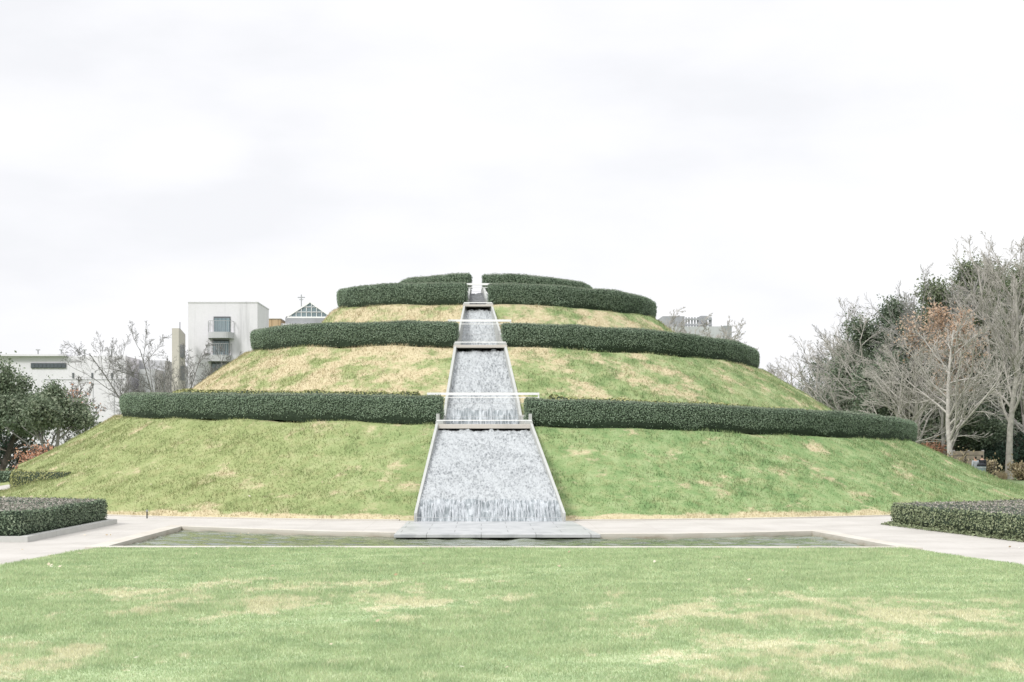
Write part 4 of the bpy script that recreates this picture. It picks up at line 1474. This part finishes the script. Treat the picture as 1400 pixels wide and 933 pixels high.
root = empty("stair_pillar", gx(243, 136), "slim tan stone stair pillar with dark landings, left of the white tower", "building")
mb = MB(); px_box(mb, 235, 244.5, 449, 600, 136, 1.0, 0); mb.build("wall", M["tan_stone"], root)
v = lambda px, py, d: at(px, py, d)
mb = MB()
a, b = at(244.6, 450, 136.0), at(253.5, 457.5, 139.2)
mb.hexa([(a[0], 136.02, 0), (a[0] + .02, 137, 0), (b[0], 139.2, 0), (b[0], 138.2, 0), (a[0], 136.02, a[2]), (a[0] + .02, 137, a[2]), (b[0], 139.2, b[2]), (b[0], 138.2, b[2])])
mb.build("flank", M["tan_stone"], root)
for y0, y1 in ((471, 490), (500, 521)):
    mb = MB()
    A, B = at(246, y0, 136.45), at(252.5, y1, 137.9)
    mb.hexa([(A[0], 136.4, B[2]), (B[0], 138.0, B[2]), (B[0], 138.06, B[2]), (A[0], 136.46, B[2]), (A[0], 136.4, A[2]), (B[0], 138.0, A[2]), (B[0], 138.06, A[2]), (A[0], 136.46, A[2])])
    mb.build("landing_opening", M["glass_dark"], root)
mb = MB(); a = at(244.5, 449, 136); mb.tube([(a[0], 136.5, a[2] - .05), (a[0], 136.5, a[2] + .55)], .03, 6); mb.build("lightning_rod", M["dark_metal"], root)

D = 152.0
root = empty("timber_block", gx(366, D), "timber clad block between the white tower and the greenhouse", "building")
mb = MB(); px_box(mb, 345, 383.5, 436.5, 560, D, 9, 0); mb.build("wall", M["wood"], root)
mb = MB(); px_box(mb, 344.8, 384, 435.4, 436.5, D - .06, 9.1); mb.build("roof_edge", M["tan_stone"], root)
root = empty("greenhouse", gx(422, D), "glazed greenhouse gable with white bars above the second hedge", "greenhouse")
mb = MB(); px_box(mb, 383.8, 462, 442.5, 600, D + .2, 16, 0); mb.build("base_wall", M["museum"], root)
def P2(px, py, d): return at(px, py, d)
eL, eR, ap = P2(390, 433.5, D), P2(453, 433.5, D), P2(423, 412.5, D)
bz = P2(390, 442.4, D)[2]
mb = MB()
poly = [(eL[0], bz), (eR[0], bz), (eR[0], eR[2]), (ap[0], ap[2]), (eL[0], eL[2])]
n = 5
vv = [(x, D + .6, z) for x, z in poly] + [(x, D + 15, z) for x, z in poly]
mb.add(vv, [(i, (i + 1) % n, n + (i + 1) % n, n + i) for i in range(n)])
mb.caps = [([4, 3, 2, 1, 0], 0)]
gh = mb.build("glazing", M["glass_green"], root)
mb = MB()
y = D + .56
for p_, q_ in ((eL, ap), (ap, eR), (eL, eR)): mb.bar((p_[0], y, p_[2]), (q_[0], y, q_[2]), .13)
for k in range(1, 9):
    x = eL[0] + (eR[0] - eL[0]) * k / 9
    zt = np.interp(x, [eL[0], ap[0], eR[0]], [eL[2], ap[2], eR[2]])
    mb.bar((x, y, bz), (x, y, zt), .05)
for zf in (.35, .68):
    z = eL[2] + (ap[2] - eL[2]) * zf
    xa = eL[0] + (ap[0] - eL[0]) * zf; xb = eR[0] + (ap[0] - eR[0]) * zf
    mb.bar((xa, y, z), (xb, y, z), .05)
mb.build("glazing_bars", M["white_metal"], root)
mb = MB(); px_box(mb, 390, 453, 434.3, 442.0, D + .5, .06); mb.build("lower_panel", M["roof_grey"], root)
g = empty("finial", (at(412, 412, D + 9)[0], D + 9, at(412, 425, D + 9)[2]), "small cross shaped metal finial above the greenhouse roof", "finial")
a = at(412, 403, D + 9)
mb = MB(); mb.tube([(a[0], D + 9, at(412, 426, D + 9)[2]), (a[0], D + 9, a[2])], .06, 6); mb.build("pole", M["steel"], g)
mb = MB(); mb.bar((a[0] - .35, D + 9, a[2] - .28), (a[0] + .35, D + 9, a[2] - .28), .1, .1); mb.bar((a[0] - .2, D + 9, a[2] - .5), (a[0] + .2, D + 9, a[2] - .5), .07, .07); mb.build("cross_arm", M["steel"], g)

# far building on the right behind the mound
D = 320.0
root = empty("far_building", gx(950, D), "pale distant building with grey roof structures behind the right side of the mound", "building")
mb = MB(); px_box(mb, 885, 989, 446.5, 640, D, 25, 0); mb.build("wall", M["pale_far"], root)
mb = MB(); px_box(mb, 989.2, 1000.5, 445.5, 640, D - .5, 20, 0); mb.build("end_panel", M["roof_grey"], root)
mb = MB(); px_box(mb, 906, 936, 432.5, 446.4, D + 3, 10); mb.build("plant_room", M["roof_grey"], root)
mb = MB(); px_box(mb, 958, 967, 432, 446.4, D + 3, 6); mb.build("plant_room", M["roof_grey"], root)
for px in (938, 942, 946, 950, 954, 970, 972):
    mb = MB(); a, b = at(px, 434, D + 2), at(px, 446.4, D + 2); mb.bar((a[0], D + 2, b[2]), (a[0], D + 2, a[2]), .28); mb.build("roof_mast", M["roof_grey"], root)
mb = MB(); a, b = at(936.5, 437, D + 2), at(973, 437, D + 2); mb.bar((a[0], D + 1.6, a[2]), (b[0], D + 1.6, b[2]), .3)
a, b = at(925, 444.5, D + 2), at(973, 444.5, D + 2); mb.bar((a[0], D + 1.6, a[2]), (b[0], D + 1.6, b[2]), .35)
mb.build("roof_frame", M["roof_grey"], root)

# ------------------------------------------------------------------ small things on the right: fence, bin, people
D = 96.0
root = empty("timber_fence", gx(1322, D), "low weathered timber board fence behind the two people", "fence")
for k in range(4):
    mb = MB(); px_box(mb, 1303, 1345, 617 + k * 6.0, 622.4 + k * 6.0, D, .06); mb.build("board", M["old_board"], root)
for px in (1304, 1324, 1344):
    mb = MB(); px_box(mb, px - 1.5, px + 1.5, 615.5, 640, D + .08, .1, 0); mb.build("post", M["bark_grey"], root)
D = 91.0
bx, by, _ = gx(1342, D)
root = empty("rubbish_bin", (bx, by, 0), "blue grey round litter bin with a black lid in front of a person", "bin")
mb = MB(); mb.lathe([(.0, .03), (.2, .03), (.215, .08), (.235, .96), (.0, .96)], (bx, by, 0), 20); mb.build("body", M["bin"], root, smooth=False)
mb = MB(); mb.lathe([(.0, .965), (.25, .965), (.255, 1.02), (.2, 1.1), (.09, 1.14), (0, 1.145)], (bx, by, 0), 20); mb.build("lid", M["black_cloth"], root, smooth=True)
mb = MB(); mb.lathe([(.232, .86), (.245, .87), (.245, .9), (.235, .91)], (bx, by, 0), 20); mb.build("band", M["steel"], root)


def skin_mesh(name, verts, edges, radii, mat, parent=None, root_i=0, sub=2):
    me = bpy.data.meshes.new(name)
    me.from_pydata(verts, edges, [])
    me.materials.append(mat)
    o = link(name, me, parent)
    sk = o.modifiers.new("skin", "SKIN")
    sk.use_smooth_shade = True
    for i, r in enumerate(radii):
        rr = r if isinstance(r, tuple) else (r, r)
        me.skin_vertices[0].data[i].radius = rr
        me.skin_vertices[0].data[i].use_root = (i == root_i)
    s = o.modifiers.new("sub", "SUBSURF"); s.levels = sub; s.render_levels = sub
    return o


def person(loc, label, h, top, bottom, bag_arm):
    k = h / 1.7
    J, E, R = [], [], []
    def add(p, r, par=None):
        J.append(tuple(c * k for c in p)); R.append(tuple(x * k for x in r) if isinstance(r, tuple) else r * k)
        if par is not None: E.append((par, len(J) - 1))
        return len(J) - 1
    pel = add((0, 0, .92), (.15, .11))
    wa = add((0, 0, 1.08), (.125, .095), pel)
    ch = add((0, 0, 1.28), (.15, .105), wa)
    sh = add((0, 0, 1.4), (.12, .085), ch)
    nk = add((0, -.01, 1.46), .05, sh)
    hd0 = add((0, -.025, 1.53), (.068, .085), nk)
    hd1 = add((0, -.02, 1.61), (.075, .092), hd0)
    hd2 = add((0, -.01, 1.665), (.055, .07), hd1)
    add((0, -.115, 1.575), .014, hd0)                       # nose
    arms = []
    for sg in (-1, 1):
        s0 = add((sg * .175, 0, 1.38), .055, sh)
        el = add((sg * .225, .02, 1.12), .042, s0)
        wr = add((sg * (.2 if not bag_arm else .12), -.1 if not bag_arm else -.22, .9 if not bag_arm else 1.05), .028, el)
        hp = np.array(J[wr]) / k
        pm = add(tuple(hp + np.array([0, -.03, -.07])), (.036, .02), wr)
        for fx, ln in ((-.03, .06), (-.01, .075), (.01, .07), (.028, .055)):
            b0 = np.array(J[pm]) / k
            f0 = add(tuple(b0 + np.array([fx, -.01, -.035])), .009, pm)
            add(tuple(b0 + np.array([fx, -.025, -.035 - ln * .8])), .007, f0)
        th = add(tuple(np.array(J[pm]) / k + np.array([-sg * .04, -.02, .0])), .01, pm)
        add(tuple(np.array(J[pm]) / k + np.array([-sg * .055, -.035, -.04])), .008, th)
    for sg in (-1, 1):
        hp = add((sg * .09, 0, .86), .085, pel)
        kn = add((sg * .1, -.01, .48), .055, hp)
        an = add((sg * .1, .02, .09), .038, kn)
        ft = add((sg * .11, -.1, .035), (.042, .03), an)
        add((sg * .115, -.17, .03), (.035, .022), ft)
    body = skin_mesh("person", J, E, R, M["skin"])
    body.location = loc
    body.rotation_euler = (0, 0, math.radians(165 if bag_arm else 200))
    tag(body, label, "person")
    def sub(name, pts, edges, rad, mat):
        return skin_mesh(name, [tuple(c * k for c in p) for p in pts], edges, [tuple(x * k for x in r) if isinstance(r, tuple) else r * k for r in rad], M[mat], body)
    arm = lambda sg: [(sg * .175, 0, 1.385), (sg * .225, .02, 1.12), (sg * (.2 if not bag_arm else .13), -.09 if not bag_arm else -.19, .93 if not bag_arm else 1.06)]
    pts = [(0, 0, .88), (0, 0, 1.08), (0, 0, 1.28), (0, 0, 1.405)] + arm(-1) + arm(1)
    sub("shirt", pts, [(0, 1), (1, 2), (2, 3), (3, 4), (4, 5), (5, 6), (3, 7), (7, 8), (8, 9)], [(.18, .14), (.16, .13), (.2, .15), (.17, .125), .085, .066, .05, .085, .066, .05], top)
    pts = [(0, 0, .9), (-.09, 0, .84), (-.1, -.01, .48), (-.1, .02, .12), (.09, 0, .84), (.1, -.01, .48), (.1, .02, .12)]
    sub("trousers", pts, [(0, 1), (1, 2), (2, 3), (0, 4), (4, 5), (5, 6)], [(.16, .12), .098, .07, .056, .098, .07, .056], bottom)
    sub("hair", [(0, .035, 1.53), (0, .03, 1.62), (0, -.005, 1.69)], [(0, 1), (1, 2)], [(.06, .05), (.085, .085), (.07, .08)], "hair")
    return body


x, y, _ = gx(1333.5, 91.6)
person((x, y, 0), "person with dark hair in a grey top and dark trousers left of the litter bin", 1.5, "grey_cloth", "black_cloth", False)
x, y, _ = gx(1342.6, 92.1)
person((x, y, 0), "person with dark hair in a black jacket standing behind the litter bin", 1.56, "black_cloth", "black_cloth", True)

# tiny post lights
for px, py, lab in ((201, 706, "tiny dark post at the left foot of the mound"),):
    d = EYE * F_PX / (py + 4 - HY)
    x, y, _ = gx(px, d)
    root = empty("bollard_light", (x, y, 0), lab, "bollard")
    mb = MB(); mb.lathe([(.02, .0), (.02, .2), (0, .2)], (x, y, 0.02 if py < 720 else .055), 8); mb.build("stem", M["dark_metal"], root)
    mb = MB(); mb.lathe([(.0, .2), (.035, .2), (.035, .25), (0, .255)], (x, y, 0.02 if py < 720 else .055), 8); mb.build("cap", M["steel"], root)

# fallen leaves
rng = np.random.default_rng(99)
spots = []
for px, py in ((66, 765), (74, 778), (75, 781), (105, 762), (150, 733), (113, 733), (1388, 750), (1250, 742), (330, 731), (1120, 735), (30, 757), (860, 706)):
    d = EYE * F_PX / (py - HY)
    spots += [((px - VX) / F_PX * d + rng.normal() * .08, d + rng.normal() * .1, .075 if d < 34.3 else .03) for _ in range(2)]
for _ in range(26):
    y = rng.uniform(15, 34); x = rng.uniform(-8, 9)
    spots.append((x, y, .07))
for _ in range(40):
    x = rng.uniform(-20, -10.8); y = rng.uniform(41, 47)
    if math.hypot(x - CX, y - CY) > 25.8: spots.append((x, y, .81))
for _ in range(46):
    a = rng.uniform(-.17, .2); r = rng.uniform(17, 21)
    x, y = CX - r * math.sin(a * 2 * PI), CY - r * math.cos(a * 2 * PI)
    if abs(x - .2) > 2.4: spots.append((x, y, float(mound_z(np.array([x]), np.array([y]))[0]) + .07))
p = np.array(spots)
nn = np.tile([0, -.25, 1.0], (len(p), 1))
V, f = leaf_quads(p, nn, .075, rng, .25, .7)
mb = MB(); mb.add(V, f)
tag(mb.build("fallen_leaves", M["litter"]), "scattered pale fallen leaves on the lawn, slopes and left hedge", "leaves", kind="stuff")
